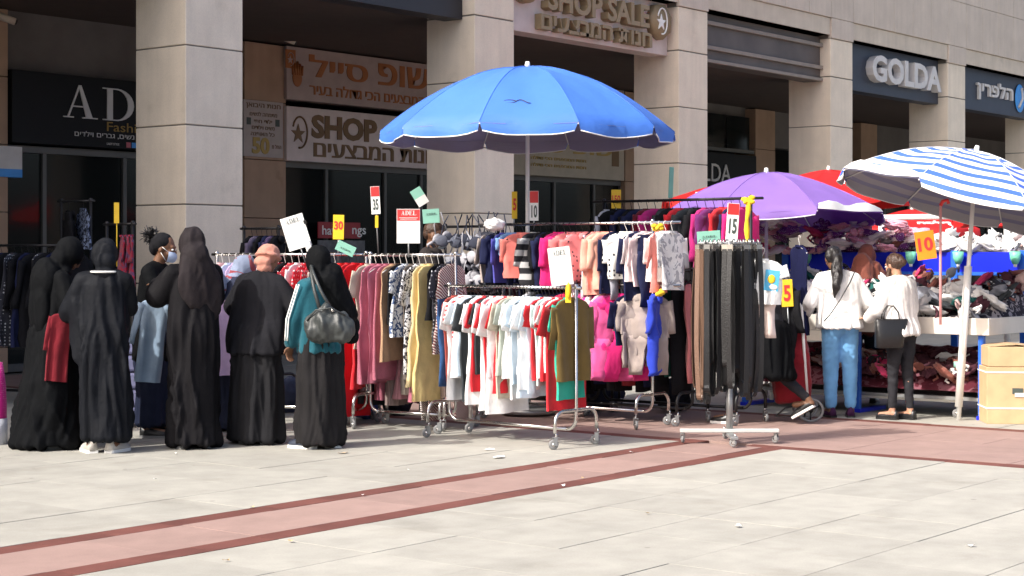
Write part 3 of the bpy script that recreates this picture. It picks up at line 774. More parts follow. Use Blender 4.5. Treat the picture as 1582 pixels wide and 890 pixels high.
BG = cloth((.50, .45, .37)); DN = cloth((.03, .085, .22)); DTW = cloth((.05, .05, .06), 'dots', (.6, .6, .62), 30); YE = cloth((.72, .55, .24)); PU = cloth((.13, .02, .12)); DR = cloth((.12, .01, .02))
ST = cloth((.62, .55, .5), 'diag', (.16, .02, .03), 16); ROSE = cloth((.42, .13, .18)); RPOL = cloth((.6, .03, .05), 'dots', (.8, .7, .7), 28); WDOT = cloth((.8, .78, .74), 'dots', (.06, .06, .07), 22)
CDOT = cloth((.76, .22, .22), 'dots', (.08, .04, .05), 24); FLW = cloth((.75, .78, .8), 'floral', (.05, .09, .2), 22); TAUD = cloth((.12, .095, .08)); BLW = cloth((.7, .7, .72), 'floral', (.02, .02, .03), 26)
# --- rack A : front t-shirt rack
A1 = D(890, 13.0); A0 = D(694, 13.87)
rA = rack(A1, A0, [1.205], 'chrome rail in front packed with t-shirts, closest to the camera')
nameA = 'front t-shirt rack'
seqA = [('longsleeve', 'olive', OL, .215, .62), ('tshirt', 'green', GN, .2, .76), ('tshirt', 'red', RD, .22, .84), ('tshirt', 'mint', MT, .2, .55), ('tshirt', 'red', RD, .2, .62), ('tshirt', 'white', WW, .2, .6), ('tshirt', 'mint', MT, .2, .66),
        ('tshirt', 'dark red', RD, .19, .62), ('tshirt', 'pale blue', LB, .2, .72), ('tshirt', 'white', WW, .21, .7), ('tshirt', 'pale blue', LB, .2, .76), ('tshirt', 'white', WW, .2, .58), ('tshirt', 'pale blue', LB, .2, .66), ('tshirt', 'white', WW, .2, .78),
        ('tshirt', 'white', WW, .21, .62), ('tshirt', 'grey green', cloth((.4, .45, .4)), .2, .6), ('tshirt', 'beige', BG, .2, .78), ('tshirt', 'red', RD, .2, .74), ('tshirt', 'white', WW, .22, .9), ('tshirt', 'white', WW, .2, .62), ('tshirt', 'red', RD, .2, .72),
        ('tshirt', 'white', WW, .2, .88), ('tshirt', 'charcoal', DG, .2, .6), ('tshirt', 'red', RD, .2, .74), ('tshirt', 'white', WW, .21, .84), ('tshirt', 'white', WW, .2, .6), ('tshirt', 'charcoal', DG, .2, .82), ('tshirt', 'pale blue', LB, .2, .62), ('tshirt', 'white', WW, .21, .64), ('tshirt', 'red striped white', cloth((.8, .78, .78), 'hstripe', (.6, .04, .05), 9), .2, .6), ('tshirt', 'white', WW, .2, .82)]
for i, (kd, cn, mt, w_, h) in enumerate(seqA):
    hang(rA, .03+i*.0375, 1.205, kd, cn, mt, ORD[i]+' from near end', nameA, w_, h, yaw=rnd.uniform(-.05, .05))
hang(rA, 1.24, 1.205, 'tank', 'rust red', RU, ORD[31]+' from near end', nameA, .19, .78); hang(rA, 1.31, 1.205, 'trousers', 'blue denim', DN, ORD[32]+' from near end', nameA, .22, .72)
# --- rack D : two tier children's rack
D1 = D(1008, 14.5); ddir = Vector((0, 1, 0)); D0 = D1+ddir*1.62
rD = rack(D1, D0, [1.73, 1.2], "chrome two-tier children's clothes rack behind the front rack", over=.28)
nD = "children's upper rail"
seqD = [('longsleeve', 'white grey-print', cloth((.8, .79, .77), 'floral', (.4, .4, .42), 9), .15, .42), ('longsleeve', 'white', cloth((.8, .74, .72)), .15, .36), ('longsleeve', 'dark coral', CR, .14, .44), ('leggings', 'navy', NV, .16, .55), ('longsleeve', 'pale pink', cloth((.75, .6, .6)), .14, .4), ('longsleeve', 'navy', NV, .15, .5), ('longsleeve', 'white and pink', cloth((.8, .72, .72)), .14, .36),
        ('jacket', 'white heart-dotted', WDOT, .17, .34), ('leggings', 'grey dotted', cloth((.35, .35, .4)), .16, .5), ('longsleeve', 'navy', NV, .17, .45), ('jacket', 'peach', cloth((.8, .40, .30)), .17, .42), ('jacket', 'peach', cloth((.8, .36, .28)), .16, .46), ('longsleeve', 'coral', CR, .16, .42), ('leggings', 'grey', GY, .17, .5),
        ('jacket', 'coral dotted', CDOT, .17, .36), ('leggings', 'pale grey', GY, .17, .5), ('jacket', 'coral dotted', CDOT, .16, .38), ('jacket', 'magenta', MG, .17, .4), ('jacket', 'magenta', MG, .16, .42), ('longsleeve', 'black', K, .17, .4), ('jacket', 'navy', NV, .18, .42), ('jacket', 'black', K, .18, .42), ('jacket', 'dark grey striped', cloth((.03, .03, .035), 'hstripe', (.5, .5, .5), 3.0), .17, .4)]
for i, (kd, cn, mt, w_, h) in enumerate(seqD):
    hang(rD, -.2+i*.066, 1.73, kd, cn, mt, ORD[i]+' from near end', nD, w_*1.2, h*1.15, yaw=R(rnd.uniform(-30, 16)), hk=M_hookw if i < 8 else None)
seqD2 = [('jacket', 'coral fleece hooded', cloth((.72, .2, .17)), .19, .40), ('leggings', 'dark blue', NV, .18, .46), ('jacket', 'pale blue', cloth((.2, .36, .65)), .17, .2), ('longsleeve', 'violet blue', cloth((.08, .08, .38)), .18, .44), ('jacket', 'navy', NV, .18, .44), ('longsleeve', 'taupe', TP, .17, .44)]
for i, (kd, cn, mt, w_, h) in enumerate(seqD2):
    hang(rD, 1.38+i*.075, 1.73, kd, cn, mt, ORD[23+i]+' from near end', nD, w_, h, yaw=R(-35 if i == 0 else rnd.uniform(-12, 12)))
nD2 = "children's lower rail"
seqL = [('snowsuit', 'bright blue', BL, .15, .66), ('snowsuit', 'pale taupe', cloth((.36, .30, .27)), .17, .62), ('snowsuit', 'taupe', cloth((.31, .26, .24)), .17, .56), ('snowsuit', 'magenta quilted', MG, .17, .68), ('snowsuit', 'magenta', cloth((.7, .03, .25)), .17, .66), ('snowsuit', 'cream pink', cloth((.8, .62, .58)), .17, .56),
        ('snowsuit', 'magenta', MG, .16, .66), ('snowsuit', 'cream', cloth((.8, .62, .58)), .16, .5), ('snowsuit', 'crimson', cloth((.55, .02, .08)), .16, .64), ('snowsuit', 'navy', NV, .16, .6), ('snowsuit', 'black', K, .16, .6), ('snowsuit', 'navy', NV, .16, .6), ('snowsuit', 'black', K, .16, .6), ('snowsuit', 'grey', GY, .16, .6)]
seqL = [('snowsuit', 'bright blue', BL, .11, .62)]+seqL[1:3]+[('longsleeve', 'dark blue', NV, .17, .4)]+seqL[3:4]+[('snowsuit', 'pink quilted', cloth((.7, .1, .3)), .17, .68), ('longsleeve', 'white', WW, .16, .36)]+seqL[4:]
for i, (kd, cn, mt, w_, h) in enumerate(seqL):
    hang(rD, -.02+i*.08, 1.2, kd, cn, mt, ORD[i]+' from near end', nD2, w_*(1.1 if i in (1, 2) else 1.3), h*1.06, yaw=R([24, -58, -42, -10, -45, -30][i] if i < 6 else rnd.uniform(-38, 22)))
# --- rack E : tall rack of women's coats behind
E1 = D(1160, 14.8); E0 = E1+ddir*1.55
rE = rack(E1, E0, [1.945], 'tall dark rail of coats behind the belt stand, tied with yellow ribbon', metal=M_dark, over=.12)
nE = 'tall rail of coats'
seqE = [('coat', 'magenta', MG), ('coat', 'navy', NV), ('jacket', 'red', RD), ('jacket', 'dark purple', PU), ('coat', 'magenta', cloth((.4, .02, .15))), ('coat', 'black', K), ('jacket', 'black', DG), ('jacket', 'red', RD), ('coat', 'black', K), ('coat', 'charcoal', DG), ('jacket', 'magenta', cloth((.42, .02, .16))), ('jacket', 'dark red', DR), ('coat', 'navy', NV), ('coat', 'black', K), ('coat', 'navy', NV), ('coat', 'black', K), ('jacket', 'pale grey', GY)]
for i, (kd, cn, mt) in enumerate(seqE):
    hang(rE, .1+i*.088, 1.945, kd, cn, mt, ORD[i]+' from near end', nE, .2, .62 if kd == 'jacket' else .8, yaw=R(rnd.uniform(-12, 12)))
# --- low dark rack between D and belts
H1 = D(1070, 14.75); H0 = H1+ddir*2.0
rH = rack(H1, H0, [1.32], 'low dark rail of long trousers behind the belts', metal=M_dark)
for i, (kd, cn, mt, h) in enumerate([('drape', 'dusty pink', cloth((.55, .18, .18)), .85), ('drape', 'black', K, .95), ('drape', 'dark green', cloth((.02, .09, .07)), .8), ('drape', 'black', K, .98), ('drape', 'navy', NV, .9), ('drape', 'black', K, .95), ('drape', 'dark red', cloth((.3, .03, .04)), .9), ('drape', 'black', K, .95), ('drape', 'black', DG, .95), ('drape', 'navy', NV, .9), ('drape', 'black', K, .95), ('drape', 'black', K, 1.0), ('drape', 'charcoal', DG, .95), ('drape', 'black', K, 1.0), ('drape', 'dark red', DR, .9), ('drape', 'black', K, 1.0), ('drape', 'navy', NV, 1.0), ('drape', 'black', K, .98)]):
    hang(rH, .02+i*.1, 1.32, kd, cn, mt, ORD[i]+' from near end', 'dark rail', .17 if i else .12, h)
# --- rack B and C : long rail behind the women
B0 = D(335, 15.25); B1 = D(566, 14.70)
rB = rack(B1, B0, [1.46], 'chrome rail of jackets and dresses behind the women')
nB = 'rail behind the women'
for i, (kd, cn, mt, h, hk) in enumerate([('dress', 'red satin', RD, 1.05, 1), ('dress', 'bright red', cloth((.62, .01, .02)), 1.30, 1), ('dress', 'red', RD, 1.2, 1), ('dress', 'scarlet', cloth((.6, .02, .02)), 1.28, 1), ('longsleeve', 'tan', TP, .7, 0), ('jacket', 'black', K, .7, 0), ('longsleeve', 'tan', TP, .6, 0), ('tshirt', 'red dotted', RPOL, .6, 0), ('tshirt', 'red dotted', RPOL, .65, 0), ('longsleeve', 'white', WW, .6, 0), ('longsleeve', 'red dotted', RPOL, .62, 0),
        ('jacket', 'black', K, .7, 0), ('blouse', 'red dotted', RPOL, .6, 0), ('blouse', 'white', WW, .6, 0), ('blouse', 'blue floral', FLW, .6, 0), ('blouse', 'denim blue', DN, .62, 0), ('blouse', 'blue floral', FLW, .62, 0), ('blouse', 'white', WW, .7, 0), ('dress', 'lilac', cloth((.6, .45, .66)), .95, 0), ('blouse', 'pale blue', LB, .6, 0), ('dress', 'blush', PK, 1.0, 0)]):
    hang(rB, .02+i*.07, 1.46, kd, cn, mt, ORD[i]+' from the right end', nB, .22, h, hk=M_hookw if not hk else None)
C0 = D(572, 14.58); C1 = D(704, 14.15)
rC = rack(C1, C0, [1.455], 'chrome rail of summer dresses left of the t-shirts')
nC = 'dress rail'
for i, (kd, cn, mt, h) in enumerate([('dress', 'striped cream and maroon', ST, .72), ('blouse', 'black dotted', DTW, .7), ('tank', 'black', K, .45), ('dress', 'yellow', YE, 1.12), ('dress', 'yellow', cloth((.7, .58, .32)), 1.0), ('blouse', 'black and white printed', BLW, .9), ('tank', 'taupe', TAUD, .95), ('blouse', 'blue floral', FLW, .6), ('tank', 'black', K, .5), ('dress', 'tan', cloth((.45, .28, .17)), .8),
        ('dress', 'dusty rose', ROSE, .95), ('dress', 'pink', cloth((.5, .17, .24)), .98), ('dress', 'pink', ROSE, 1.0), ('blouse', 'beige', BG, .7)]):
    hang(rC, .04+i*.063, 1.455, kd, cn, mt, ORD[i]+' from the right end', nC, .2, h, hk=M_hookw)
# second layer under C: striped trousers and skirts on a lower rail
rC2 = rack(D(712, 14.35), D(548, 14.95), [.98], 'low rail of skirts under the dresses', base=0)
for i, (kd, cn, mt, h) in enumerate([('drape', 'maroon printed', ST, .78), ('skirt', 'taupe pleated', cloth((.36, .27, .24)), .62), ('skirt', 'beige pleated', cloth((.42, .33, .28)), .6), ('drape', 'diamond-striped', ST, .8), ('drape', 'zigzag-striped', cloth((.7, .66, .62), 'diag', (.05, .02, .03), 22), .8), ('skirt', 'rose', ROSE, .66), ('skirt', 'grey beige', BG, .6), ('skirt', 'rose', cloth((.5, .24, .27)), .64), ('skirt', 'taupe', cloth((.3, .22, .2)), .7), ('skirt', 'dusty rose', ROSE, .66), ('drape', 'black', K, .7), ('skirt', 'grey', GY, .6), ('skirt', 'dark', DG, .7)]):
    hang(rC2, .0+i*.082, .98, kd, cn, mt, ORD[i]+' from the right end', 'low rail of skirts', .17, h)
# --- rail of grey hats and bras right of the man, and dark clothes in the shade
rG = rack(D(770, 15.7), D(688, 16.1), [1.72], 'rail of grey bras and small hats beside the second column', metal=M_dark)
def bra_mesh(mat, s_=1.0, strap=True):
    m = MB()
    for q in (-1, 1):
        m.ell((q*.068*s_, 0, 0), (.066*s_, .028*s_, .055*s_), mat, 12, 7, fn=lambda p: (p[0], p[1]*(1 if p[1] < 0 else .25), p[2]*(1-.15*p[0]*q)))
        if strap: m.tube([(q*.08*s_, .0, .05*s_), (q*.07*s_, .01, .14*s_), (q*.03*s_, .0, .24*s_)], .006, mat, 5)
        m.tube([(q*.13*s_, 0, -.01), (q*.17*s_, .03, -.03), (q*.13*s_, .06, -.06)], .014*s_, mat, 6)
    m.tube([(-.02, -.02, 0), (.02, -.02, 0)], .012, mat, 6); return m.mesh('bra')
bgs = [cloth((.12, .13, .17)), cloth((.3, .31, .36)), cloth((.05, .055, .08)), cloth((.42, .42, .46))]
bms = [bra_mesh(q) for q in bgs]
for i in range(22):
    tq = i/21; p = D(686+84*tq+rnd.uniform(-4, 4), 16.0-.4*tq+rnd.uniform(-.1, .1)-.1)
    lv = i % 3; kb = rnd.randrange(4)
    o = link('bra', bms[kb], None, (p.x, p.y, 1.60-.19*lv+rnd.uniform(-.03, .03)), (0, rnd.uniform(-.3, .3), VIEW+rnd.uniform(-.9, .9)))
    tag(o, f"{['slate', 'grey', 'charcoal', 'light grey'][kb]} padded bra in the {['top', 'middle', 'bottom'][lv]} row of the cluster beside the second column", 'bra', 'grey bras hanging beside the second column')
for i in range(6):
    p = D(692+12*i, 16.25); hang(rG, 0, 1.42, 'blouse', 'black', K, 'among those behind the grey bras', 'shaded rail', .17, .8, pt=(p.x, p.y), group='black blouses behind the grey bras')
m = MB(); m.ell((0, 0, 0), (.10, .08, .055), WW, 24, 14, fn=lambda p: tuple(Vector(p)*(1+.35*noise.noise(Vector(p)*4)+.2*noise.noise(Vector(p)*9))))
p = D(764, 15.0); tag(m.build('fur_hat', None, (p.x, p.y, hz(347, 15.0))), 'white fluffy hat on the rail end beside the second column', 'hat')
rK = rack(D(925, 15.7), D(795, 16.2), [1.25], 'low rail of black clothes added to darken the shadowed gap behind the t-shirts', metal=M_dark)  # added black clothes stand in for the shadow behind the front rack
for i in range(13):
    cn, mt = [('black', K), ('charcoal', DG), ('black', K), ('navy', NV), ('dark red', DR)][i % 5]
    hang(rK, .03+i*.095, 1.25, 'dress' if i % 2 else 'drape', cn, mt, ORD[i]+' from the right end', 'added shadow-filling rail', .2, .92)
# --- shaded rails at the left, behind the women
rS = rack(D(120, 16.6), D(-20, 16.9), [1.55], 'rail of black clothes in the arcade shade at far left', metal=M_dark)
for i in range(12):
    cn, mt = [('black', K), ('dotted dark', DTW), ('black', K), ('dark navy', NV)][i % 4]
    hang(rS, .02+i*.075, 1.55, 'dress' if i % 2 else 'jacket', cn, mt, ORD[i]+' from the right end', 'shaded rail at far left', .22, .9)
rT = rack(D(205, 16.2), D(165, 16.5), [1.75], 'short rail with red patterned dresses left of the first column', metal=M_dark)
FR = cloth((.3, .015, .04), 'floral', (.12, .05, .12), 12)
for i in range(3): hang(rT, .03+.07*i, 1.72, 'blouse', 'crimson patterned', FR, ORD[i]+' from the column', 'short rail with red dresses', .2, .62, yaw=R(60))
rU = rack(D(430, 16.9), D(377, 17.2), [1.72], 'rail of dark jackets in front of the brown pilaster', metal=M_dark)
for i, (cn, mt) in enumerate([('black', K), ('purple', cloth((.09, .06, .14))), ('navy', NV), ('black', K), ('grey violet', cloth((.12, .1, .16))), ('black', K)]):
    hang(rU, .02+.07*i, 1.72, 'jacket', cn, mt, ORD[i]+' from the right end', 'rail before the brown pilaster', .21, .7, yaw=R(25))
# black shirts display high in dark shop
p = D(120, 17.0)
rV = rack(D(140, 17.2), D(95, 17.4), [2.0], 'rail with a blue leafy blouse in the shade at left', metal=M_dark)
hang(rV, .1, 2.0, 'blouse', 'dark blue leaf-printed', cloth((.02, .025, .04), 'floral', (.2, .25, .38), 26), 'alone', 'shaded high rail at left', .26, .4, yaw=R(50))
hang(rV, .3, 1.98, 'jacket', 'black', K, 'left of the leafy blouse', 'shaded high rail at left', .3, .9, yaw=R(50))

# ================================================================== BELT STAND
p = Gd(1127, 686)
ang = VIEW
t = thing('belt_stand', 'wheeled stand thick with black and brown belts in front of the coats', 'belt stand', (p.x, p.y, 0), ang)
MB().bb(-.38, .38, -.03, .03, .09, .118, M_greyw, .004).build('base_bar', t)
MB().bb(-.03, .03, -.3, .3, .062, .087, M_greym, .004).build('base_bar', t)
for x, y in ((-.36, 0), (.36, 0), (.0, -.28), (.0, .28)): caster(t, (x, y, 0), rnd.uniform(-1, 1)).scale = (.8, .8, .8)
MB().tube([(0, 0, .1), (0, 0, .5)], .026, M_greym, 12).tube([(0, 0, .5), (0, 0, 1.56)], .018, M_greym, 12).build('post', t)
MB().tube([(-.24, 0, 1.545), (.24, 0, 1.545)], .012, M_greym, 8).build('rail', t)
MB().tube([(0, -.16, 1.525), (0, .16, 1.525)], .012, M_greym, 8).build('rail', t)
for q in range(26):
    y = rnd.uniform(-.12, .12); x = -.22+.44*q/25
    MB().tube([(x, y, 1.50), (x, y+.01, 1.56), (x+.005, y-.03, 1.575), (x+.01, y-.045, 1.54)], .0045, M_hookc, 5).build('hook', t)
bmats = [plain('black_leather', (.009, .009, .010), .55, bmp=.3, scale=80), plain('grey_leather', (.014, .016, .017), .5, bmp=.3, scale=80), plain('brown_leather', (.10, .055, .035), .45, bmp=.3, scale=80), plain('tan_leather', (.17, .10, .07), .45, bmp=.3, scale=80)]
def belt_mesh(mat, L, bow, wd=.019):
    m = MB(); pts = []; n = 12; ph_ = rnd.uniform(0, 6); am_ = rnd.uniform(.0, .018)
    for j in range(n+1): pts.append((-.012-bow*sin(PI*j/n)*.8+am_*sin(ph_+j*.5)*j/n, -L*j/n))
    for j in range(1, 8): a = PI*j/8; pts.append((-.012+(.05*(1-cos(a)))*.7, -L-.06*sin(a)))
    for j in range(n+1): pts.append((.055-.04*(j/n)+bow*.6*sin(PI*j/n), -L+L*j/n))
    th = .003; vs = []; fs = []
    for i, (x, z) in enumerate(pts):
        vs += [(x-th, -wd, z), (x-th, wd, z), (x+th, wd, z), (x+th, -wd, z)]
    for i in range(len(pts)-1):
        b = i*4
        for k in range(4): fs.append((b+k, b+(k+1) % 4, b+4+(k+1) % 4, b+4+k))
    m.add(vs, fs, mat, False); m.box((0, 0, .01), (.028, .045, .05), M_chrome); return m.mesh('belt')
for i in range(36):
    k = 3 if i < 1 else (2 if i < 3 else (0 if i % 4 else 1))
    if i == 32: k = 2
    x = -.235+.45*i/35+rnd.uniform(-.008, .008); y = rnd.uniform(-.17, .17)
    loc = Matrix.Rotation(ang, 4, 'Z') @ Vector((x, y, 0))
    L = rnd.uniform(1.0, 1.14) if i < 7 or i > 28 else rnd.uniform(.82, 1.1)
    rb = belt_mesh(bmats[k], L, rnd.uniform(.0, .07))
    o = link('belt', rb, None, (p.x+loc.x, p.y+loc.y, 1.50), (0, rnd.uniform(-.02, .02), ang+R(90+rnd.choice((-1, 1))*rnd.uniform(8, 48))))
    cn = ['black', 'dark grey', 'brown', 'tan'][k]
    tag(o, f'{cn} leather belt hanging on the belt stand, {ORD[i]} from the left', 'belt', 'belts hanging on the belt stand')
# white children's set on the end of the stand
pp = D(1177, 13.2); q = Rack(); q.ang = VIEW-PI/2; q.pa = pp; q.d = pp
hang(q, 0, 1.50, 'tshirt', 'white picture-printed', cloth((.82, .82, .80)), 'at the right end', 'belt stand', .165, .34, yaw=.1, pt=(pp.x, pp.y), hk=M_hookw, group='baby clothes on the belt stand')
q2 = D(1177, 13.24)
hang(q, 0, 1.36, 'leggings', 'cream pink', cloth((.8, .66, .6)), 'under the picture t-shirt', 'belt stand', .165, .46, yaw=.1, pt=(q2.x, q2.y), group='baby clothes on the belt stand')
pr = D(1192, 13.13); MB_ = MB(); MB_.bb(-.05, .06, -.003, .003, -.09, .07, plain('print_blue', (.08, .4, .65), .7)); MB_.ell((0, -.005, 0.0), (.03, .006, .035), M_yel, 10, 6); MB_.ell((.02, -.005, -.06), (.035, .006, .02), M_card, 10, 6)
par = [o for o in C.objects if o.name.startswith('t_shirt') and 'picture' in o.get('label', '')][0]
prt = MB_.build('printed_picture', par, (.07, -.032, -.23), (0, .1, 0))

# ================================================================== CARDS AND PRICE TAGS
def card(x, y0, y1, wpx, z, mat, label, roll=0, yaw=0, txt=None, stem=None, name='price_card', cat='price card', stemmat=None, top=None, adelc=None, adelz=.78, extra=None):
    p = D(x, z); h = (y1-y0)/F*z; w_ = wpx/F*z; zc = hz((y0+y1)/2, z)
    t = thing(name, label, cat, (p.x, p.y, zc), 0, rot=(0, R(roll), VIEW+R(yaw)))
    MB().bb(-w_/2, w_/2, 0, .006, -h/2, h/2, mat, .0015).build('sheet', t)
    if top: MB().bb(-w_/2+.003, w_/2-.003, -.002, -.0003, h/2-top[1]*h, h/2-.003, top[0]).build('header', t)
    if adelc:
        m = MB(); adel(m, -w_*.3, w_*.36, -h/2+h*adelz, -h/2+h*(adelz+.13), -.0025, adelc, .0015); m.build('lettering', t)
    if txt:
        s_, c_, x0, x1, za, zb = txt
        link('lettering', text_mesh(s_, x0*w_, x1*w_, za*h, zb*h, c_, .002, -.001, .03), t)
    if extra:
        for (xa, xb, za, zb, mm) in extra: MB().bb(xa*w_, xb*w_, -.0035, -.0021, za*h, zb*h, mm).build('print_line', t)
    if stem: MB().tube([(0, .012, -h/2+.03), (0, .014, -h/2-stem)], .006, stemmat or M_greym, 6).build('stem', t)
    return t, w_, h
t, w_, h = card(457, 333, 385, 36, 14.2, M_card, 'white ADEL price card tilted left above the pink-capped woman', roll=-17, adelc=M_ink, adelz=.8, stem=.12)
MB().box((w_*.5, 0, .06), (.02, .02, .03), M_blackpl).build('clip', t); MB().box((w_*.35, -.01, -h/2-.0), (.05, .03, .09), M_white, None, .005).build('clamp', t)
card(631, 323, 376, 36, 13.9, M_card, 'white card with red ADEL header standing on the dress rail', top=(M_red, .34), adelc=M_card, adelz=.82, stem=.11, extra=[(-.4, .4, .24, .25, M_card), (-.35, .35, .2, .21, M_card)])
t, w_, h = card(866, 382, 441, 34, 12.9, M_card, 'white ADEL price card on the front t-shirt rack post', roll=-7, adelc=M_ink, adelz=.8)
t2_, _, _ = card(878, 440, 468, 9, 12.92, M_yel, 'yellow plastic clip wrapped round the front rack post', name='rack_clip', cat='clip')
MB().ell((0, -.01, .03), (.02, .02, .07), M_yel, 8, 6).build('clip_jaw', t2_)
card(534, 376, 392, 30, 14.2, M_teal, 'small green ADEL card leaning on the rail behind the teal jacket', roll=25, adelc=M_ink, adelz=.35)
card(523, 332, 370, 17, 15.0, M_yel, 'yellow card with red number 30 over the red shop notice', roll=1, txt=('30', M_red, -.4, .4, -.1, .25), stem=.2)
card(580, 288, 331, 14, 15.2, M_card, 'narrow red and white tag reading 35 left of the second column', roll=-3, top=(M_red, .36), txt=('35', M_ink, -.3, .3, -.35, .05), stem=.35)
MBx, _, _ = card(582, 333, 352, 5, 15.18, M_yel, 'yellow clip under the red and white 35 tag', name='rack_clip', cat='clip')
card(648, 290, 318, 18, 15.6, M_teal, 'green card tilted against the second column', roll=-32, extra=[(-.5, .5, -.5, -.02, M_text)])
card(666, 323, 345, 26, 15.55, M_teal, 'green ADEL card below the tilted one at the second column', roll=-4, adelc=M_ink, adelz=.6)
card(795, 296, 338, 9, 15.6, M_yel, 'yellow card with number 5 beside the blue umbrella pole', txt=('5', M_red, -.3, .3, -.2, .25), yaw=25, stem=.08)
card(825, 295, 341, 14, 15.5, M_card, 'red and white tag reading 10 right of the umbrella pole', top=(M_red, .4), txt=('10', M_ink, -.3, .35, -.4, .02), stem=.08)
card(952, 293, 322, 15, 15.7, M_yel, 'yellow card with red number 150 above the coat rail', txt=('150', M_red, -.42, .42, -.2, .2), stem=.05)
card(1037, 258, 306, 9, 16.0, M_teal, 'thin green card standing upright before the third column', roll=3, yaw=35, stem=.1)
card(1132, 314, 373, 19, 14.3, M_card, 'white and red card reading 15 beside the yellow ribbon', roll=4, yaw=8, top=(M_red, .3), txt=('15', M_ink, -.3, .35, -.3, .1), stem=.05)
card(1095, 357, 376, 36, 13.6, M_teal, 'green ADEL card lying above the belts', roll=-4, adelc=M_ink, adelz=.5)
card(1216, 432, 474, 18, 14.9, M_yel, 'yellow card with red number 5 right of the belt stand', roll=-3, txt=('5', M_red, -.3, .3, -.3, .3), stem=.3)
card(1430, 357, 401, 30, 14.6, plain('orange_card', (.85, .25, .01), .6), 'orange card with red number 10 hanging above the bra heap', roll=-8, txt=('10', M_red, -.38, .38, -.2, .28))
card(180, 313, 345, 8, 15.9, M_yel, 'yellow tag over the red patterned dresses', stem=.4, stemmat=M_yel)
# red notice in window
u0, h0 = PV(491, 370, VB-.1); u1, h1 = PV(556, 345, VB-.1)
t = thing('window_notice', 'red notice with white letters behind the yellow 30 card', 'notice', (u0, VB-.1, h0+.02))
MB().bb(0, u1-u0, -.01, .01, 0, .24, plain('dark_red', (.35, .02, .03), .5)).build('sheet', t)
link('lettering', text_mesh('hav', .08, .38, .05, .19, M_card, .003, -.011, .01), t); link('lettering', text_mesh('ngs', .72, 1.02, .02, .16, M_card, .003, -.011, .01), t)
MB().bb(0, u1-u0+.1, -.01, .01, -.42, -.03, plain('grey_print', (.12, .12, .13), .5, amt=.5, scale=8)).build('grey_poster', t)
# yellow ribbons
def ribbon(x, y0, y1, z, label, lean=0, fat=.02):
    p = D(x, z); t = thing('yellow_ribbon', label, 'ribbon', (p.x, p.y, hz(y0, z)), VIEW); h = (y1-y0)/F*z
    m = MB(); YC = cloth((.75, .5, .03))
    for k in range(5): m.ell((rnd.uniform(-.03, .03), rnd.uniform(-.02, .02), -.03+rnd.uniform(-.02, .02)), (.035, .02, .022), YC, 8, 6, rot=(rnd.uniform(0, 3), 0, rnd.uniform(0, 3)))
    m.build('bow', t)
    if h > .2: MB().tube([(lean*q/6+.006*sin(q*2), .0, -.03-h*q/6) for q in range(7)], [fat*(1+.25*sin(q*2.5)) for q in range(7)], YC, 8).build('wrapped_ribbon', t)
ribbon(1156, 303, 395, 14.3, 'yellow ribbon wound down the post beside the purple umbrella', -.02)
ribbon(1016, 345, 362, 14.1, "yellow bow on the upper rail of the children's rack")
ribbon(1018, 447, 462, 14.3, "yellow bow on the lower rail of the children's rack")
ribbon(496, 392, 400, 14.4, 'yellow bow on the rail above the red dresses')

# ================================================================== UMBRELLAS
def striped(c1, c2, s_, radial=True):
    m, n, l, bs = newmat('umbrella_stripes'); tc = nd(n, 'ShaderNodeTexCoord'); sx = nd(n, 'ShaderNodeSeparateXYZ'); l.new(tc.outputs['UV'], sx.inputs[0])
    ml = nd(n, 'ShaderNodeMath', operation='MULTIPLY'); ml.inputs[1].default_value = s_; l.new(sx.outputs[1], ml.inputs[0])
    fr = nd(n, 'ShaderNodeMath', operation='FRACT'); l.new(ml.outputs[0], fr.inputs[0]); th = nd(n, 'ShaderNodeMath', operation='GREATER_THAN'); th.inputs[1].default_value = .55; l.new(fr.outputs[0], th.inputs[0])
    mix = nd(n, 'ShaderNodeMix', data_type='RGBA'); mix.inputs[6].default_value = (*c1, 1); mix.inputs[7].default_value = (*c2, 1); l.new(th.outputs[0], mix.inputs[0]); l.new(mix.outputs[2], bs.inputs['Base Color'])
    bs.inputs['Roughness'].default_value = .7; return m
def translucent(col, rough=.6, tr=.35, tcol=None):
    m, n, l, bs = newmat('umbrella_fabric'); vary(n, l, bs, col, .06, 3); bs.inputs['Roughness'].default_value = rough
    t = nd(n, 'ShaderNodeBsdfTranslucent'); t.inputs[0].default_value = (*(tcol or col), 1); mx = nd(n, 'ShaderNodeMixShader'); mx.inputs[0].default_value = tr
    nb_ = nd(n, 'ShaderNodeTexNoise'); nb_.inputs['Scale'].default_value = 7; b = nd(n, 'ShaderNodeBump'); b.inputs['Strength'].default_value = .25; b.inputs['Distance'].default_value = .03
    l.new(nb_.outputs[0], b.inputs['Height']); l.new(b.outputs[0], bs.inputs['Normal'])
    l.new(bs.outputs[0], mx.inputs[1]); l.new(t.outputs[0], mx.inputs[2]); l.new(mx.outputs[0], n['Material Output'].inputs[0]); return m
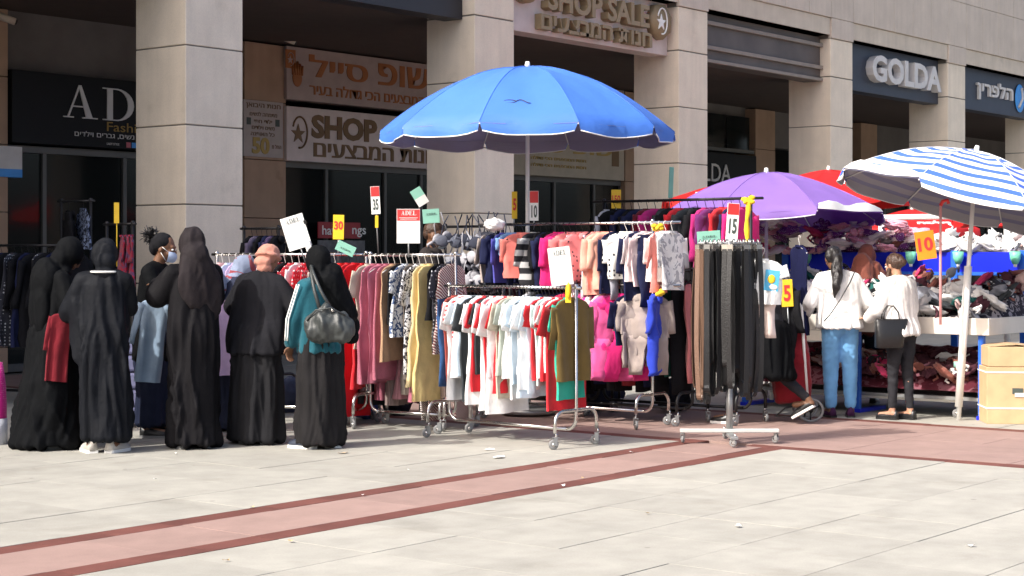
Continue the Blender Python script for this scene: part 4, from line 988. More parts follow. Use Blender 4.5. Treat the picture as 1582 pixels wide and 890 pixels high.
def umbrella(x, z, apex, rim, Rr, mat, lining, label, seam=True, n=10, rot=(0, 0, 0), val=.11, pole=True, px=None, edge=None, expo=2.0, phase=0, flips=(), polemat=None, valmat=None, base=0, drop=0):
    p = D(x, z); t = thing('umbrella', label, 'umbrella', (p.x, p.y, 0))
    H = apex-rim; hub = Vector((0, 0, apex)); Rm = Matrix.Translation(hub) @ Euler(rot).to_matrix().to_4x4()
    ns, nr = 8, 11
    def P(i, s_, r, off=0):
        a = phase+2*PI*(i+s_)/n; q = 1-.055*4*s_*(1-s_)*(.4+.6*r)          # cloth pulled flat between ribs
        rr = r*Rr*q; zz = -H*(r**expo)*(1-.0)-.05*4*s_*(1-s_)*r*(1.2-r)+.006*sin(i*2.1+9*s_)*sin(7*r+i)
        return Vector((cos(a)*rr, sin(a)*rr, zz+off))
    for i in range(n):
        for lay, off, mt in ((0, 0, mat), (1, -.012, lining)):
            vs = []; fs = []; uv = []
            for b in range(nr+1):
                for a in range(ns+1): vs.append(Rm @ P(i, a/ns, .015+.985*b/nr, off)); uv.append((a/ns, b/nr))
            for b in range(nr):
                for a in range(ns):
                    k = b*(ns+1)+a; fs.append((k, k+1, k+ns+2, k+ns+1))
            # valance
            if lay == 0 and val:
                base_i = len(vs)
                for a in range(ns+1):
                    s_ = a/ns; pt = P(i, .03+.94*s_, 1.0); sc2 = val*(.72+.28*(1-abs(2*s_-1)**3)); d_ = Vector((pt.x, pt.y, 0)).normalized()*.02*sin(9*s_+i)
                    up_ = i in flips
                    vs.append(Rm @ (pt+(Vector((pt.x, pt.y, 0)).normalized()*-.02+Vector((0, 0, sc2*.75+.02*sin(11*s_))) if up_ else Vector((0, 0, -sc2*.9)))+d_)); uv.append((s_, 1.12))
                for a in range(ns): fs.append((nr*(ns+1)+a, nr*(ns+1)+a+1, base_i+a+1, base_i+a))
                vall = [(Vector(v_)-(Vector(v_)-hub)*Vector((1, 1, 0))*.012)[:] for v_ in vs[nr*(ns+1):]]
                if i in flips: vall = [(Vector(v_)+(Vector(v_)-hub)*Vector((1, 1, 0))*.006)[:] for v_ in vs[nr*(ns+1):]]
                vlin = MB().add(vall, [(a, a+1, ns+2+a, ns+1+a) for a in range(ns)], (lining if i not in flips else M_card), True)
                m_e = MB().tube([vs[base_i+a] for a in range(ns+1)], .0055, edge or M_card, 5)
            m = MB(); m.add(vs, fs, mt, True); me = m.mesh('canopy_panel')
            ul = me.uv_layers.new(name='UVMap')
            for lp in me.loops: ul.data[lp.index].uv = uv[lp.vertex_index]
            if lay == 0:
                op = link('canopy_panel', me, t)
                if val: m_e.build('piping', op); vlin.build('valance_lining', op)
            else: link('lining', me, op)
        MB().tube([Rm @ P(i, 0, q/8, -.024) for q in range(9)], .006, M_card, 5).build('rib', t)
        if seam: MB().tube([Rm @ P(i, 0, q/10, .0015) for q in range(11)], .0035, mat, 5).build('seam', t)
        MB().tube([Rm @ P(i, 0, .55, -.03), Rm @ Vector((0, 0, -H*.75-.06))], .005, M_card, 5).build('strut', t)
    MB().tube([Rm @ Vector((0, 0, -.01)), Rm @ Vector((0, 0, .05))], [.03, .018], M_card, 8).build('finial', t)
    if pole:
        pm = polemat or M_white; foot = Vector((0, 0, 0)) if px is None else Vector(((D(px, z)-p).x, (D(px, z)-p).y, 0))
        top = Rm @ Vector((0, 0, 0)); MB().tube([foot+Vector((0, 0, base)), top], .019, pm, 12).build('pole', t)
    return t
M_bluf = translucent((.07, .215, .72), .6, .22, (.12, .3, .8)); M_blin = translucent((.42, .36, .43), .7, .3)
tb = umbrella(815, 15.6, 3.165, 2.575, 1.34, M_bluf, M_blin, 'large bright blue parasol over the clothes racks', n=10, expo=2.0, phase=VIEW-PI/2+PI/10, val=.12)
m = MB(); q = Vector((0, 0, 0)); pts = []
for k in range(26): a = k/25*2*PI; pts.append((.05*cos(a)-.03, 0, .02*sin(a)))
for k in range(8): pts.append((.02+.018*k, 0, .0+.022*sin(k*.7)))
em = MB().tube(pts, .004, M_navy, 5).build('emblem', tb); nr_ = .72
dv = Vector((-CS, -SN, 0)); lateral = Vector((SN, -CS, 0))
em.location = dv*(1.34*.80*.975)+lateral*(-.13)+Vector((0, 0, 3.165-.665*(.80**2)+.02)); em.rotation_euler = (R(-45), 0, VIEW)
MB().tube([(0, 0, .02), (0, 0, .06)], .24, M_greym, 20).tube([(0, 0, .06), (0, 0, .35)], .03, M_greym, 12).build('base', tb)
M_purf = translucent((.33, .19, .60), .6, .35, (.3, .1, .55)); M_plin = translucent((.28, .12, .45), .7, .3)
umbrella(1184, 17.4, 2.29, 1.82, 1.2, M_purf, M_plin, 'purple parasol behind the belt stand', n=8, rot=(R(-3), R(2), 0), phase=VIEW+.25, val=.09, expo=1.7, flips=(6,))
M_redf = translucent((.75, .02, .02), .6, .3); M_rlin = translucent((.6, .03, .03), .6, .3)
def red(x, z, apex, rim, Rr, label, txts=(), ph=0):
    t = umbrella(x, z, apex, rim, Rr, M_redf, M_rlin, label, n=8, phase=VIEW-PI/2+PI/8+ph, val=.13, expo=1.5, edge=M_redf, seam=False)
    for (dx, hh, w_, h_, tx) in txts:
        yy = dx; o = link('lettering', text_mesh(he(tx), -w_/2, w_/2, 0, h_, M_card, .004, 0, .05), t)
        r_ = Rr*.98*cos(PI/8)*hh; o.location = Vector((-CS*r_, -SN*r_, apex-(apex-rim)*(hh**1.5)-.02)); o.rotation_euler = (-math.atan((Rr*.9)/(apex-rim)/1.5)*.8, 0, VIEW)
        o.location += lateral*dx
    return t
tx = 'קפה גולדה'
red(1280, 22, 2.55, 2.2, 1.2, 'red parasol between the purple and striped parasols', [(.0+.25, .72, .45, .12, 'גולדה')])
red(1409, 26, 2.15, 1.85, 1.0, 'red parasol behind the white frame under the striped parasol', [(.0+.15, .9, .5, .14, 'גולדה')])
red(1592, 19, 2.12, 1.9, .85, 'red parasol cut by the right edge below the striped parasol', [(-.5, .7, .3, .14, 'גו')])
red(1127, 22, 2.37, 2.15, .9, 'red parasol peeping out left of the purple parasol', [(-.2, .8, .6, .1, 'גולדה')])
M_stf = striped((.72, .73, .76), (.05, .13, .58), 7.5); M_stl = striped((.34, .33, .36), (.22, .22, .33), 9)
tst = umbrella(1508, 15.1, 2.37, 1.92, 1.15, M_stf, M_stl, 'blue and white striped parasol tilted over the bra stall', n=8, rot=tuple(Matrix.Rotation(R(14.5), 3, Vector((CS, SN, 0))).to_euler()), phase=VIEW+.2, val=.1, expo=1.75, flips=(4,), px=1481, polemat=M_white)
f0 = D(1481, 15.1)-D(1508, 15.1); a_ = Vector((f0.x, f0.y, .12)); b_ = a_.lerp(Vector((0, 0, 2.37)), .55)
MB().tube([a_, b_], .034, M_white, 12).build('pole_sleeve', tst)

# ================================================================== BRA STALL on the right
T0 = D(1528, 15.0); tu, tv = T0.x, T0.y
t = thing('market_table', 'long cream-edged market table heaped with bras on the right', 'table', (tu, tv, 0))
M_tbl = plain('cream_table', (.66, .62, .55), .55)
MB().bb(0, .03, 0, 2.6, .75, .9, M_tbl, .004).build('front_board', t); MB().bb(.033, 1.3, 0, .03, .75, .9, M_tbl, .004).build('end_board', t)
MB().bb(.033, 1.3, .033, 2.57, .80, .83, M_tbl).build('table_top', t); MB().bb(.1, 1.2, .06, 2.5, .16, .19, M_greym).build('lower_shelf', t)
for x, y in ((.08, .1), (1.2, .1), (.08, 1.3), (1.2, 1.3), (.08, 2.5), (1.2, 2.5)):
    MB().bb(x-.025, x+.025, y-.025, y+.025, 0, .8, M_blue2, .003).build('leg', t)
for x, y in ((.08, .1), (.08, 1.3), (.08, 2.5)): MB().bb(x-.03, x+.5, y-.04, y+.04, .0, .035, M_blue, .003).build('foot', t)
# outer white frame with post and caster
fr = thing('stall_frame', 'white metal stall frame post with base bars and caster under the striped parasol', 'frame', (0, 0, 0))
p1 = Gd(1480, 645); p1.z = 0
fr.location = p1
caster(fr, (0, 0, 0), .5)
MB().tube([(0, 0, .15), (0, 1.9, .15)], .02, M_white, 8).build('base_bar', fr); MB().tube([(0, 0, .16), (.9, 0, .16)], .02, M_white, 8).build('base_bar', fr)
MB().tube([(0, 1.9, .06), (0, 1.9, 1.0)], .02, M_white, 8).build('post', fr)
MB().tube([(.005, 0, .45), (.005, 0, .5)], .04, plain('tape_green', (.3, .6, .5), .6), 10).build('tape_band', fr)
# upper tier
SU = 15.95
t = thing('display_shelf', 'bright blue display shelf behind the bra table carrying white goods', 'shelf', (SU, 5.2, 0))
MB().bb(0, .02, 0, 3.75, 1.28, 1.485, M_blue).build('front_panel', t); MB().bb(.022, 1.0, 0, 3.75, 1.45, 1.47, M_tbl).build('shelf_board', t)
MB().bb(-.03, -.002, 0, 3.75, 1.255, 1.29, M_blue2, .003).build('front_rail', t)
for y in (.02, 1.0, 1.12, 1.82, 3.7): MB().bb(-.035, .0-.004, y-.035, y+.035, 0, 1.5, M_blue2, .003).build('post', t)
M_lamp = plain('mint_cup', (.2, .65, .45), .4)
for i, x in enumerate((1249, 1410, 1483, 1571)):
    u_ = SU-.06; r = (x-CX)/F; v_ = u_*(SN-CS*r)/(CS+SN*r)
    m = MB(); m.tube([(0, 0, .06), (0, 0, -.01), (0, 0, -.06)], [.055, .05, .028], M_lamp, 12); m.tube([(0, 0, -.06), (0, 0, -.09)], [.02, .015], M_card, 10)
    tag(m.build('mint_cup', None, (u_-.04, v_, 1.43)), ['first', 'second', 'third', 'fourth'][i]+' mint green cup from the left on the blue shelf front', 'cup', 'mint cups on the blue shelf front')
# heaps
def bump_stuff(x0, x1, y0, y1, z0, z1, mat, name, label, nx=20, ny=40, amp=.06, cat=None, loc=(0, 0, 0)):
    vs = []; fs = []
    for i in range(nx+1):
        for j in range(ny+1):
            x = x0+(x1-x0)*i/nx; y = y0+(y1-y0)*j/ny; e = min(1, min(i, nx-i)/2, min(j, ny-j)/2)
            vs.append((x, y, (z0+(z1-z0)*i/nx+amp*noise.noise(Vector((x*7, y*7, 3))))*e+(z0-.06)*(1-e)))
    for i in range(nx):
        for j in range(ny): a = i*(ny+1)+j; fs.append((a, a+ny+1, a+ny+2, a+1))
    m = MB().add(vs, fs, mat, True).build(name, None, loc); return tag(m, label, cat, None, 'stuff')
bump_stuff(tu+.05, tu+1.28, tv+.05, tv+2.55, .87, 1.2, cloth((.05, .045, .055), 'floral', (.4, .36, .36), 12), 'clothing_heap', 'loose heap of dark and pale underwear covering the table', cat='clothing')
bump_stuff(tu+.1, tu+1.2, tv+.08, tv+2.5, .30, .62, cloth((.10, .02, .03), 'floral', (.2, .08, .1), 9), 'clothing_heap', 'maroon clothes heaped on the shelf under the table', cat='clothing')
bump_stuff(SU+.05, SU+.95, 5.25, 8.9, 1.47, 1.58, cloth((.75, .72, .7), 'floral', (.4, .38, .38), 9), 'clothing_heap', 'pale underwear heaped along the blue shelf', cat='clothing')
def scrunch(mat, s_=1):
    m = MB(); sd = rnd.uniform(0, 50)
    m.ell((0, 0, 0), (.12*s_, .085*s_, .03*s_), mat, 20, 11, fn=lambda p: tuple(Vector(p)*(1+.75*noise.noise(Vector(p)*2.0+Vector((sd, 0, 0)))+.4*abs(noise.noise(Vector(p)*5+Vector((0, sd, 0)))))))
    return m.mesh('folded_cloth')
hm = [cloth((.78, .77, .76)), cloth((.04, .045, .05)), cloth((.25, .26, .3)), cloth((.65, .63, .62)), WDOT, cloth((.08, .03, .04)), cloth((.5, .35, .34)), DTW, cloth((.02, .10, .09)), cloth((.6, .05, .15)), cloth((.25, .09, .07))]
wt = [6, 5, 3, 4, 1, 2, 1, 2, 1, .4, 1]
hv = [bra_mesh(q, .85, False) for q in hm]; hs = [scrunch(q) for q in hm]
def heap(n_, u0, u1, v0, v1, zf, weights, label, group, hvv=None, br=.4, sc_=1.0):
    for i in range(n_):
        u_ = rnd.uniform(u0, u1); v_ = rnd.uniform(v0, v1); k = rnd.choices(range(len(hm)), weights)[0]
        b = rnd.random() < br
        nm = 'bra' if b else 'garment'
        o = link(nm, (hv if b else hs)[k], None, (u_, v_, zf(u_, v_)+rnd.uniform(0, .05)), (rnd.uniform(-.9, .9), rnd.uniform(-.9, .9), rnd.uniform(0, 6)))
        o.scale = (sc_,)*3
        cw = ['white', 'black', 'grey', 'off-white', 'dotted white', 'dark plum', 'dusty pink', 'dotted black', 'dark green', 'crimson', 'brown'][k]
        tag(o, label.replace('COL', cw).replace('SIDE', 'left' if v_ > (v0+v1)/2 else 'right').replace('bra', 'bra' if b else 'folded garment', 1), nm, group)
heap(150, tu+.06, tu+.75, tv+.06, tv+2.5, lambda u_, v_: .92+(u_-tu)*.27, wt, 'crumpled COL bra in the heap on the SIDE half of the cream-edged table', 'garments heaped on the cream-edged table')
heap(50, tu+.6, tu+1.2, tv+.06, tv+2.5, lambda u_, v_: .92+(u_-tu)*.27, [.5, 1, 1, .5, 1, 4, 4, 2, 1, 2, 5], 'crumpled COL bra in the heap on the SIDE half of the cream-edged table', 'garments heaped on the cream-edged table')
heap(110, SU+.05, SU+.5, 5.3, 7.9, lambda u_, v_: 1.49+(u_-SU)*.15, [8, .3, .4, 6, 4, 0, 2, .3, 0, .2, .3], 'COL bra stacked on the SIDE half of the blue shelf', 'pale goods stacked on the blue shelf', sc_=1.05)
heap(75, tu+.1, tu+.7, tv+.1, tv+2.45, lambda u_, v_: .35+(u_-tu)*.2, [.3, 1, .5, .3, .3, 7, 2, 1, 0, 1, 4], 'COL bra on the lower shelf under the SIDE half of the table', 'maroon garments under the table', br=.25, sc_=.95)
PD = cloth((.2, .05, .22), 'dots', (.8, .72, .76), 55); PD2 = cloth((.7, .3, .38), 'dots', (.8, .76, .76), 50)
pdm = [bra_mesh(PD, .85, False), bra_mesh(PD2, .85, False), bra_mesh(cloth((.75, .6, .58)), .9, False), bra_mesh(cloth((.8, .72, .7)), .9, False), bra_mesh(cloth((.65, .05, .15)), .8, False)]
pdm += [scrunch(q_, .9) for q_ in (PD, PD2, cloth((.75, .6, .58)), cloth((.8, .72, .7)), cloth((.65, .05, .15)))]
for i in range(90):
    v_ = rnd.uniform(7.4, 9.3); u_ = SU+rnd.uniform(-.25, .4)-(.4 if v_ > 8.6 else 0)
    kq = rnd.choices(range(10), [2, 2, 1, 1, 1, 6, 5, 3, 4, 2])[0]
    o = link('bra' if kq < 5 else 'garment', pdm[kq], None, (u_, v_, rnd.uniform(1.50, 1.80)), (rnd.uniform(-.4, .4), rnd.uniform(-.4, .4), VIEW+rnd.uniform(-.8, .8)))
    tag(o, f"{['dotted purple', 'dotted pink', 'blush', 'pale', 'crimson'][kq % 5]} {'bra' if kq < 5 else 'crumpled garment'} on the {'left' if v_ > 8.35 else 'right'} part of the shelf under the purple parasol", 'bra' if kq < 5 else 'garment', 'dotted and pink goods under the purple parasol')
# white upper frame behind with hanging bar
t = thing('white_scaffold', 'white box frame above the blue shelf in front of the red parasols', 'frame', (SU+1.0, 5.0, 0))
fpv = [0.1, 1.05, 1.9, 3.3]
MB().tube([(0, -.5, 1.86), (0, 3.4, 1.86)], .03, M_white, 8).build('top_bar', t)
for y in fpv: MB().tube([(0, y, 0), (0, y, 1.83)], .035, M_white, 8).build('post', t)
u_, _h = SU+.2, 0; r_ = (1318-CX)/F; v_ = u_*(SN-CS*r_)/(CS+SN*r_); MBt = thing('white_post', 'short thick white post standing on the blue shelf under the purple parasol', 'post', (u_, v_, 1.47)); MB().tube([(0, 0, 0), (0, 0, .32)], .035, M_white, 10).build('pole', MBt); MB().tube([(0, 0, .32), (0, 0, .335)], .042, M_white, 10).build('cap', MBt)
p = D(1453, 14.9); t = thing('hook_pole', 'slim pink pole with a red hook beside the orange card', 'pole', (p.x, p.y, 0), VIEW)
MB().tube([(0, 0, .85), (0, 0, hz(318, 14.9))], .012, plain('pink_pole', (.75, .35, .35), .5), 8).build('pole', t); MB().tube([(0, 0, hz(318, 14.9)), (.02, 0, hz(311, 14.9)), (.06, 0, hz(309, 14.9)), (.07, 0, hz(315, 14.9))], .016, M_red, 8).build('hook', t)
qb = Rack(); qb.ang = VIEW; qb.pa = qb.d = D(1205, 15.1); hang(qb, 0, 1.30, 'jacket', 'black', K, 'between the belts and the yellow 5 card', 'far side', .22, .72, yaw=.5, pt=tuple(D(1205, 15.1)[:2]), group='black jacket right of the belts')
# navy dress hanging left of stall on white hanger
q9 = Rack(); q9.ang = VIEW; q9.pa = q9.d = D(1235, 15.6); hang(q9, 0, 1.62, 'tank', 'navy', cloth((.012, .014, .05)), 'on its own', 'left end of the blue shelf', .2, .8, yaw=.3, pt=tuple(D(1235, 15.6)[:2]), hk=M_hookw, group='dress at the left end of the blue shelf')
# cardboard cartons
p = D(1560, 14.95)
for i, (z0, z1, w_, lb) in enumerate([(0, .49, .47, 'tall brown cardboard carton with white straps at the right edge'), (.494, .665, .44, 'flat open brown carton topmost of its stack at the right edge')]):
    t = thing('carton', lb, 'box', (p.x, p.y, z0), VIEW-.08)
    MB().bb(-w_/2, w_/2, -.2, .2, 0, z1-z0, M_cart, .004).build('body', t)
    if i == 0:
        for zz in (.13, .44): MB().bb(-w_/2-.004, w_/2+.004, -.204, .204, zz, zz+.012, M_card).build('strap', t)
        MB().bb(-.02, .07, -.206, -.2, .26, .31, M_ink).build('hand_hole', t); MB().bb(.0, .08, -.208, -.204, .235, .27, M_tbl).build('torn_flap', t)
    else:
        MB().box((-.1, -.0, z1-z0+.012), (.22, .4, .004), M_cart, (0, -.08, 0)).build('flap', t); MB().box((.12, 0, z1-z0+.012), (.2, .4, .004), M_cart, (0, .08, 0)).build('flap', t)

for i, (x, z, w_, h, c, lb) in enumerate([(565, 15.2, .3, .25, (.03, .08, .25), 'dark blue plastic sack on the ground behind the rose dresses'), (612, 15.6, .34, .28, (.02, .02, .03), 'black sack on the ground behind the dress rail'), (930, 16.2, .5, .3, (.03, .035, .06), 'dark navy sack behind the front rack'), (1040, 16.0, .4, .3, (.015, .015, .02), "black sack under the children's rack"), (440, 15.9, .4, .3, (.05, .06, .1), 'slate sack behind the pink-capped woman'), (770, 16.4, .5, .35, (.02, .02, .022), 'large black sack in the shade behind the t-shirts')]):
    p = D(x, z); m = MB(); cm_ = cloth(c); m.ell((0, 0, h*.5), (w_*.5, w_*.4, h*.52), cm_, 16, 10); m.ell((.05, 0, h*.9), (w_*.2, w_*.15, h*.2), cm_, 10, 6)
    o = link('sack', remesh(m, cm_, .02, 1, foldfn(.04, 8, 1, seed=i)), None, (p.x, p.y, 0)); tag(o, lb, 'sack')
# pink goods at the lower left edge and pale stack behind the women
p = D(-8, 13.2)
m = MB(); m.tube([(0, 0, .02), (0, 0, .3), (0, 0, .45), (0, 0, .63)], [.09, .09, .085, .06], cloth((.6, .02, .25), 'dots', (.7, .2, .4), 60), 16)
tt = thing('fabric_roll', 'magenta and grey fabric roll standing at the lower left edge', 'fabric roll', (p.x, p.y, 0)); m.build('roll', tt)
MB().tube([(0, 0, 0), (0, 0, .2)], .095, GY, 16).build('grey_wrap', tt)
p = D(206, 14.6)
for i in range(5):
    t = tag(MB().bb(-.11, .11, -.15, .15, 0, .13, cloth((.28, .3, .5)), .02).build('storage_box', None, (p.x, p.y, .04+i*.145), (0, 0, VIEW+rnd.uniform(-.15, .15))), ['lowest', 'second lowest', 'middle', 'second highest', 'topmost'][i]+' lavender box of the stack behind the white-shod woman', 'box', 'lavender boxes stacked behind the women')

# ================================================================== PEOPLE
def V(*a): return Vector(a)
def hand(mb, w_, d, up, s=1.0, mat=None, curl=.5, side=1):
    """palm, four fingers and a thumb growing from the wrist w_ along d"""
    d = Vector(d).normalized(); up = Vector(up); up = (up-d*up.dot(d)).normalized(); sd = d.cross(up)*side
    w_ = Vector(w_); pc = w_+d*.055*s
    for k in range(4):
        o_ = sd*((k-1.5)*.019*s); a = w_+d*.02*s+o_*.7; b = w_+d*.088*s+o_; mb.cap(a, b, .014*s, .0115*s, mat, 8)
        L = [.036, .042, .039, .03][k]*s; c_ = b+(d*cos(curl*.6)-up*sin(curl*.6))*L; e = c_+(d*cos(curl*1.6)-up*sin(curl*1.6))*L*.85
        mb.cap(b, c_, .0095*s, .0085*s, mat, 8); mb.cap(c_, e, .0085*s, .007*s, mat, 8)
    t0 = w_+d*.025*s-sd*.025*s; t1 = t0+(d*.6-sd*.8)*.038*s; t2 = t1+(d*.9-sd*.25-up*.3)*.032*s
    mb.cap(t0, t1, .012*s, .0105*s, mat, 8); mb.cap(t1, t2, .01*s, .008*s, mat, 8)
def head_shape(mb, c, fwd, s, mat, tilt=0):
    """skull, jaw, nose, brow, lips and ears; fwd = yaw, tilt = nod"""
    M = Matrix.Translation(c) @ Euler((-tilt, 0, fwd)).to_matrix().to_4x4()
    def E(p, r, rx=0):
        q = MB(); q.ell((0, 0, 0), r, mat, 16, 11, rot=(rx, 0, 0)); mb.add([M @ (Vector(p)*s+Vector(v_)*s) for v_ in q.v], q.f, mat, True)
    E((0, -.012, .025), (.074, .092, .088)); E((0, .02, -.035), (.058, .066, .07)); E((0, .055, -.083), (.028, .026, .024)); E((0, .05, -.02), (.052, .045, .055))
    E((0, .098, -.018), (.011, .016, .024), R(-20)); E((0, .104, -.032), (.016, .013, .010)); E((0, .078, .028), (.05, .018, .012))
    E((0, .088, -.058), (.024, .012, .008)); E((0, .084, -.069), (.02, .012, .008))
    for q in (-1, 1): E((q*.075, .0, -.012), (.008, .02, .03)); E((q*.036, .066, -.028), (.022, .02, .02))
    return M
def eyes(M, s, parent):
    for q in (-1, 1):
        m = MB(); m.ell(M @ (Vector((q*.031, .0845, .006))*s), (.012*s, .010*s, .008*s), M_card, 10, 8); m.ell(M @ (Vector((q*.031, .093, .006))*s), (.0055*s, .004*s, .0055*s), M_hair, 8, 6); m.build('eye', parent)
class Fig: pass
def person(label, loc, face, H, skin, lean=0.0, arms=((), ()), head=(0, 0), legs=None, hunch=0, cat='person', hd=(0, 0, 0), group=None, vox=.009, hands=None, curl=.7, upv=(0, 0, 1)):
    """H standing height; arms = ((elbow, wrist, hand direction) for left and right) in figure units of 1.65 m"""
    k = H/1.65; f = Fig(); f.k = k
    t = thing('person', label, cat, (loc[0], loc[1], 0), face); f.o = t; mb = MB(); m = skin
    S = lambda p: Vector(p)*k
    def ln(p):
        p = Vector(p)
        if p.z > .88: d = p.z-.88; p.y = p.y*cos(lean)+sin(lean)*d; p.z = .88+cos(lean)*d-p.y*0
        return p
    f.ln = ln; f.S = S
    pel = (0, 0, .92); che = ln((0, .0, 1.22)); nk = ln((0, .0, 1.385)); hdp = ln((0, .02, 1.53))+Vector(hd)
    mb.ell(S(pel), (.155*k, .105*k, .12*k), m); mb.ell(S(ln((0, 0, 1.05))), (.125*k, .09*k, .15*k), m); mb.ell(S(che), (.155*k, .1*k, .17*k), m)
    mb.cap(S(ln((0, -.01, 1.34))), S(hdp+Vector((0, -.02, -.05))), .052*k, .047*k, m)
    mb.cap(S(ln((-.14, 0, 1.34))), S(ln((.14, 0, 1.34))), .055*k, .055*k, m)
    f.M = head_shape(mb, S(hdp), head[0], k, m, head[1]); f.head = hdp
    sho = [ln((-.175, 0, 1.345)), ln((.175, 0, 1.345))]; f.sho = sho; f.arm = []
    for i, a in enumerate(arms):
        e, w_, d_ = a; e = Vector(e); w_ = Vector(w_); f.arm.append((e, w_))
        mb.cap(S(sho[i]), S(e), .040*k, .036*k, m); mb.cap(S(e), S(w_), .036*k, .025*k, m)
        if d_ is not None: hand(mb, S(w_), d_, upv, k, m, curl, 1 if i == 0 else -1)
    lg = legs or (((-.095, 0, .5), (-.1, 0, .09), 0), ((.095, 0, .5), (.1, 0, .09), 0)); f.leg = lg
    for i, (kn, an, yaw) in enumerate(lg):
        hp = (-.09 if i == 0 else .09, 0, .88)
        mb.cap(S(hp), S(kn), .078*k, .052*k, m); mb.cap(S(kn), S(an), .05*k, .033*k, m)
        fd = Vector((sin(yaw), cos(yaw), -.02)); mb.cap(S(Vector(an)+Vector((0, -.02, -.03))), S(Vector(an)+fd*.13+Vector((0, 0, -.045))), .034*k, .028*k, m)
    f.body = link('body', remesh(mb, m, vox, 2), t); eyes(f.M, k, f.body)
    return f
def shoe(f, i, mat, sole, name='shoe', lift=0, pitch=0, yaw=None, scale=1):
    kn, an, yw = f.leg[i]; yw = yw if yaw is None else yaw; k = f.k; a = Vector(an)*k
    Mx = Matrix.Translation((a.x, a.y, a.z-.09*k)) @ Euler((pitch, 0, -yw)).to_matrix().to_4x4() @ Matrix.Scale(scale*k, 4)
    m = MB(); rs = []
    prof = [(-.065, .028, .075), (-.05, .036, .085), (0, .04, .085), (.05, .042, .065), (.1, .046, .05), (.14, .044, .042), (.172, .03, .03), (.182, .012, .02)]
    for y, w_, h in prof:
        rs.append([Mx @ Vector((w_*cos(b), y, .018+(h if sin(b) > 0 else .004)*sin(b))) for b in [2*PI*j/14 for j in range(14)]])
    m.rings(rs, mat); s = m.build(name, f.o)
    m = MB(); out = []
    for y, w_, h in prof: out.append((w_+.004, y))
    loop = [(w_, y) for w_, y in out]+[(-w_, y) for w_, y in out[::-1]]
    m.rings([[Mx @ Vector((x, y, z)) for x, y in loop] for z in (.0, .022)], sole, True, False); m.build('sole', s)
def robe(f, mat, hem=.03, rx0=.26, ry0=.22, top=1.40, sway=(0, 0), nf=11, amp=.09, seed=0, sleeves=(.085, .1), waist=.19, arms=True, name='robe', vox=.014, extra=None, ridge=2.1, folds=.013, shw=.2):
    k = f.k; m = MB(); n = 56; rs = []; rg = random.Random(seed); ph = [rg.uniform(0, 6) for _ in range(4)]
    zs = [hem+(top-hem)*i/26 for i in range(27)]
    for z in zs:
        c = f.ln((0, 0, z)); t = 1-(z-hem)/(top-hem)                      # t 1 at the hem
        if z > 1.30: q = (top-z)/max(top-1.30, .01); rx = .06+(shw-.06)*math.sqrt(max(q, 0)); ry = .06+.055*math.sqrt(max(q, 0))
        elif z > 1.0: q = (1.30-z)/.3; rx = shw*(1-q)+waist*q; ry = .115*(1-q)+.13*q
        else: q = (1.0-z)/max(1.0-hem, .01); q = max(q, 0)**.8; rx = waist*(1-q)+rx0*q; ry = .13*(1-q)+ry0*q
        cx = c.x+sway[0]*max(0, (.9-z))/.9; cy = c.y+sway[1]*max(0, (.9-z))/.9; ring = []
        for j in range(n):
            a = 2*PI*j/n; A = .42*amp*(.1+max(0, t)**1.4)*(.55+.9*noise.noise(Vector((cos(a)*1.5+seed, sin(a)*1.5, t)))+.3)
            w_ = sin(nf*a+ph[0]+2.2*t)*.55+sin((nf-4)*a+ph[1]-1.3*t)*.5+sin((nf+7)*a+ph[2])*.25
            w_ = math.copysign(abs(w_)**.8, w_)
            r_ = 1+A*w_; ring.append((k*(cx+rx*r_*cos(a)), k*(cy+ry*r_*sin(a)), k*c.z))
        rs.append(ring)
    m.rings(rs, mat)
    if arms:
        for i, (e, w_) in enumerate(f.arm):
            s = f.sho[i]; r0, r1 = sleeves; wr = e.lerp(w_, .92)
            s = s+Vector((.012 if i == 0 else -.012, 0, -.012)); m.cap(k*s, k*e, .064*k, r0*k, mat, 16); m.cap(k*s, k*f.ln((0, 0, 1.355)), .064*k, .075*k, mat, 16); m.cap(k*e, k*wr, r0*k, r1*.75*k, mat, 16)
            if r1 > .085: m.cap(k*e.lerp(w_, .5), k*(wr+Vector((0, -.01, -.09))), r1*.6*k, r1*.55*k, mat, 14)
    if extra: extra(m, mat)
    return link(name, remesh(m, mat, vox, 2, foldang(folds*ridge, f, seed=seed*1.7)), f.o)
def foldang(amp, f, seed=0):
    k = f.k
    def g(p):
        z = p.z/k; c = f.ln((0, 0, z)); th = math.atan2(p.y/k-c.y, p.x/k-c.x); rr = math.hypot(p.x/k-c.x, p.y/k-c.y)
        tw = .9*noise.noise(Vector((seed, z*1.1, 3)))+.35*z; a = noise.noise(Vector((cos(th+tw)*1.9+seed, sin(th+tw)*1.9, z*.9))); b = noise.noise(Vector((cos(th-tw)*3.6-seed, sin(th-tw)*3.6, z*1.3+seed)))
        e = noise.noise(Vector((p.x*6, p.y*6+seed, p.z*3)))
        h = min(1, max(.3, (1.25-z)/.5)) 
        return max(-.010, amp*(h*((.25-abs(a))*2.3+(.25-abs(b))*1.3)+e*.4)+.004)
    return g
